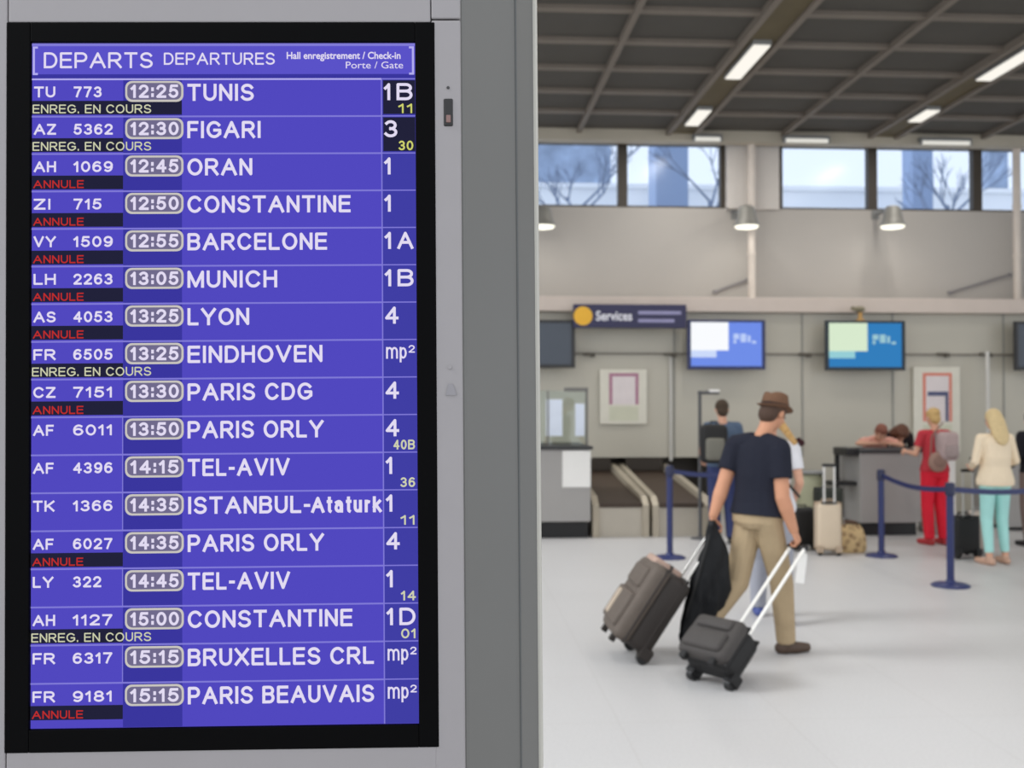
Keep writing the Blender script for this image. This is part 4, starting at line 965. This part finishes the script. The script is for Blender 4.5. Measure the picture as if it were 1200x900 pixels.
person(J, 'blonde woman in cream top and turquoise trousers standing in the queue', SKIN, fabric('cream blouse', (238, 220, 192)), fabric('turquoise cotton', (172, 226, 220)), mat('tan sandal', (196, 158, 136), .6), BLONDE, fem=True, hairf=longhair, slim=True, loose=.035, hem=-.12, longsleeve=True, bare_ankle=True)

# 5. woman in red ------------------------------------------------------------------
def bun(bm, hp, Rm, s, fx, fy, fu): ell(bm, hp(.0, -.10, .05), (.045 * s, .04 * s, .045 * s), Rm)
J = joints(ground(1096, 638), 1.62, math.radians(-8), dict(elL=(-.25, .03, 1.16), wrL=(-.24, .26, 1.18), elR=(.23, .02, 1.14), wrR=(.18, .22, 1.12)))
rw = person(J, 'woman with blonde bun in red top and red trousers at the counter', SKIN, fabric('crimson top', (192, 62, 72)), fabric('red cotton', (222, 44, 62)), mat('red shoe', (176, 50, 54), .6), mat('golden hair', (196, 162, 104), .6, var=.2, scale=30, bump=.3), fem=True, hairf=bun, loose=.02, hem=-.03)
p = J['pelvis'].lerp(J['neck'], .62) - J['Y'] * .215 + J['X'] * .02
t = thing('backpack', 'small pinkish-grey backpack on the back of the woman in red', 'backpack', p, math.radians(8))
bm = BM(); box2(bm, (-.12, -.08, -.17), (.12, .08, .17), .06, 4); obj('pack_body', bm, fabric('pinkish grey canvas', (178, 158, 156)), t, smooth=60)
bm = BM(); box2(bm, (-.08, -.12, -.13), (.08, -.05, .03), .03, 3); obj('front_pocket', bm, fabric('grey canvas', (164, 148, 146)), t, smooth=60)
for sx in (-.09, .09):
    bm = BM(); tube(bm, [(sx, .06, -.13), (sx, .09, .02), (sx, .095, .15)], .012, 8); obj('shoulder_strap', bm, fabric('grey canvas', (164, 148, 146)), t, smooth=60)
p = J['pelvis'] - J['Y'] * .21 + J['X'] * -.10 + V((0, 0, .12))
t = thing('hip_bag', 'round taupe bag hanging at the hip of the woman in red', 'bag', p, math.radians(8))
bm = BM(); ell(bm, (0, 0, 0), (.12, .055, .12)); obj('bag_body', bm, fabric('taupe canvas', (158, 128, 116)), t, smooth=180)
bm = BM(); ell(bm, (0, -.04, .01), (.085, .03, .075)); obj('flap', bm, fabric('taupe dark canvas', (140, 112, 102)), t, smooth=180)
bm = BM(); tube(bm, [(-.08, .02, .08), (-.05, .04, .3), (.1, .045, .46)], .009, 8); obj('strap', bm, fabric('taupe dark canvas', (140, 112, 102)), t, smooth=60)

# 6. person in pink leaning over the counter, brown-haired person beside ------------
b = ground(1021, 619); b.y = 13.62; b.x = at(1021, 560, 13.62).x
J = joints(b, 1.66, math.radians(178), dict(pelvis=(0, -.12, .90), neck=(0, .22, 1.27), head=(.02, .36, 1.35), shL=(-.17, .2, 1.23), shR=(.17, .2, 1.23), elL=(-.33, .26, 1.17), wrL=(-.12, .34, 1.20), elR=(.33, .3, 1.2), wrR=(.1, .36, 1.2), hipL=(-.09, -.1, .9), hipR=(.09, -.1, .9), knL=(-.1, -.02, .5), knR=(.1, -.02, .5), anL=(-.1, -.1, .085), anR=(.1, -.1, .085), toL=(-.12, .09, .03), toR=(.12, .09, .03)))
person(J, 'person in salmon-pink top leaning forward over the middle counter', SKIN, fabric('salmon pink top', (222, 164, 148)), fabric('charcoal trousers', (58, 58, 64)), M_BLACK, mat('auburn hair', (128, 74, 56), .6, var=.2, scale=30, bump=.3), fem=True, vox=.008, longsleeve=False, tilt=V((0, -.75, .55)), face=V((0, -.4, -.9)))
b.x = at(1056, 560, 13.55).x
J = joints(b, 1.52, math.radians(180), dict(pelvis=(0, -.05, .93), neck=(0, .03, 1.43), head=(0, .09, 1.56)))
def bob(bm, hp, Rm, s, fx, fy, fu):
    loft(bm, [(hp(0, -.03, .09), .10 * s, .10 * s, fx, fy), (hp(0, -.03, -.0), .15 * s, .11 * s, fx, fy), (hp(0, -.04, -.13), .17 * s, .10 * s, fx, fy), (hp(0, -.04, -.19), .13 * s, .07 * s, fx, fy)], 20)
    ell(bm, hp(0, .03, .06), (.088 * s, .075 * s, .06 * s), Rm)
J['head'] = at(1056, 508, b.y - .08); J['neck'] = J['head'] + V((0, .05, -.155)); dz = J['neck'].z
person(J, 'brown-haired clerk bowing behind the middle counter, only the head showing', SKIN, fabric('dark clerk jacket', (48, 40, 42)), fabric('charcoal trousers', (58, 58, 64)), M_BLACK, mat('chestnut hair', (92, 54, 34), .6, var=.3, scale=30, bump=.4, bscale=60), fem=True, vox=.008, hairf=bob, face=V((.05, -.35, -.9)), tilt=V((0, -.9, .45)))

# 7. dark-clad person at the right edge -------------------------------------------
J = joints(ground(1212, 640), 1.6, math.radians(-10), dict(elL=(-.24, .0, 1.14), wrL=(-.2, .2, 1.0)))
person(J, 'person in black cut off by the right edge of the photo', SKIN, fabric('black jacket', (34, 33, 38)), fabric('taupe trousers', (120, 104, 98)), M_BLACK, mat('dark brown hair', (62, 46, 30)), vox=.009, longsleeve=True)

# ------------------------------------------------------------------ luggage by the counters
M_CREAM = mat('cream shell', (208, 190, 166), .4, var=.06)
def stand_case(px, py, rz, W, Dp, Hh, body, trim, label, **kw):
    p = ground(px, py); p.z = .036; return suitcase(p, rz, 0, W, Dp, Hh, body, trim, label, **kw)
stand_case(972, 651, PI - .15, .27, .24, .52, M_CREAM, mat('beige trim', (170, 150, 128), .5), 'cream hard-shell suitcase with raised handle beside the patterned bag', kind='hard', handle=.42, hr=.012, hm=mat('pale rod', (214, 212, 208), .4))
stand_case(943, 645, PI + .2, .3, .22, .42, M_CASEB, M_BLACK, 'black suitcase standing behind the walking pair, left of the cream one', handle=.0)
stand_case(1134, 655, PI + .1, .3, .22, .40, M_CASEB, M_BLACK, 'black cabin suitcase at the feet of the blonde woman, by the near barrier post', handle=.5)
stand_case(1141, 648, .2, .24, .22, .42, mat('pale grey shell', (184, 172, 160), .5), M_GREY, 'pale grey upright case left of the turquoise trousers, behind the black one', kind='hard', handle=.0)
# patterned holdall
p = ground(1007, 651)
t = thing('holdall', 'brown patterned soft holdall on the floor beside the cream suitcase', 'bag', (p.x, p.y + .28, 0))
def holdall_mat():
    m = mat('patterned brown canvas', (150, 112, 76), .8, var=.1); tt = m.node_tree; b_ = tt.nodes['Principled BSDF']
    vo = tt.nodes.new('ShaderNodeTexVoronoi'); vo.inputs['Scale'].default_value = 14; tc = tt.nodes.new('ShaderNodeTexCoord'); rp = tt.nodes.new('ShaderNodeValToRGB')
    rp.color_ramp.elements[0].color = (*lin((110, 74, 48)), 1); rp.color_ramp.elements[1].color = (*lin((206, 178, 132)), 1); rp.color_ramp.elements[1].position = .6
    tt.links.new(tc.outputs['Object'], vo.inputs['Vector']); tt.links.new(vo.outputs['Distance'], rp.inputs[0]); tt.links.new(rp.outputs[0], b_.inputs['Base Color']); return m
bm = BM(); X_, Z_ = V((1, 0, 0)), V((0, 0, 1))
loft(bm, [(V((0, 0, .0)), .16, .10, X_, V((0, 1, 0))), (V((0, 0, .04)), .185, .12, X_, V((0, 1, 0))), (V((0, 0, .16)), .18, .12, X_, V((0, 1, 0))), (V((0, 0, .26)), .15, .08, X_, V((0, 1, 0))), (V((0, 0, .31)), .11, .03, X_, V((0, 1, 0)))], 28, 3)
obj('bag_body', bm, holdall_mat(), t, smooth=60)
for sy in (-.05, .05):
    bm = BM(); tube(bm, [(-.09, sy, .24), (-.06, sy, .34), (.06, sy, .34), (.09, sy, .24)], .009, 8); obj('carry_handle', bm, mat('brown leather', (92, 62, 42), .5), t, smooth=60)
bm = BM(); box2(bm, (-.11, -.006, .305), (.11, .006, .318)); obj('zip', bm, M_BROWN, t)
# black upright trolley bag behind the cream suitcase, under the counter arm
stand_case(974, 640, PI, .3, .25, .62, mat('black green nylon', (40, 44, 36), .7), M_BLACK, 'tall dark trolley bag behind the cream suitcase', handle=.0)
# pale sack by the wall
p = ground(957, 622)
t = thing('waste_sack', 'pale olive sack on a stand between the walking pair and the counter', 'sack', (p.x, 13.4, 0))
bm = BM(); loft(bm, [(V((0, 0, .05)), .14, .13, X_, V((0, 1, 0))), (V((0, 0, .3)), .19, .17, X_, V((0, 1, 0))), (V((0, 0, .6)), .18, .16, X_, V((0, 1, 0))), (V((0, 0, .74)), .15, .14, X_, V((0, 1, 0)))], 24)
obj('sack', bm, mat('olive plastic', (168, 168, 140), .5, var=.12, bump=.5, bscale=12), t, smooth=180)
bm = BM(); lathe(bm, [(.17, .73), (.19, .75), (.17, .77), (.15, .75)]); cone(bm, (0, .17, 0), (0, .17, .76), .014, .014, 8); lathe(bm, [(.16, 0), (.16, .03), (.04, .05)]); obj('stand', bm, M_GREY, t, smooth=50)
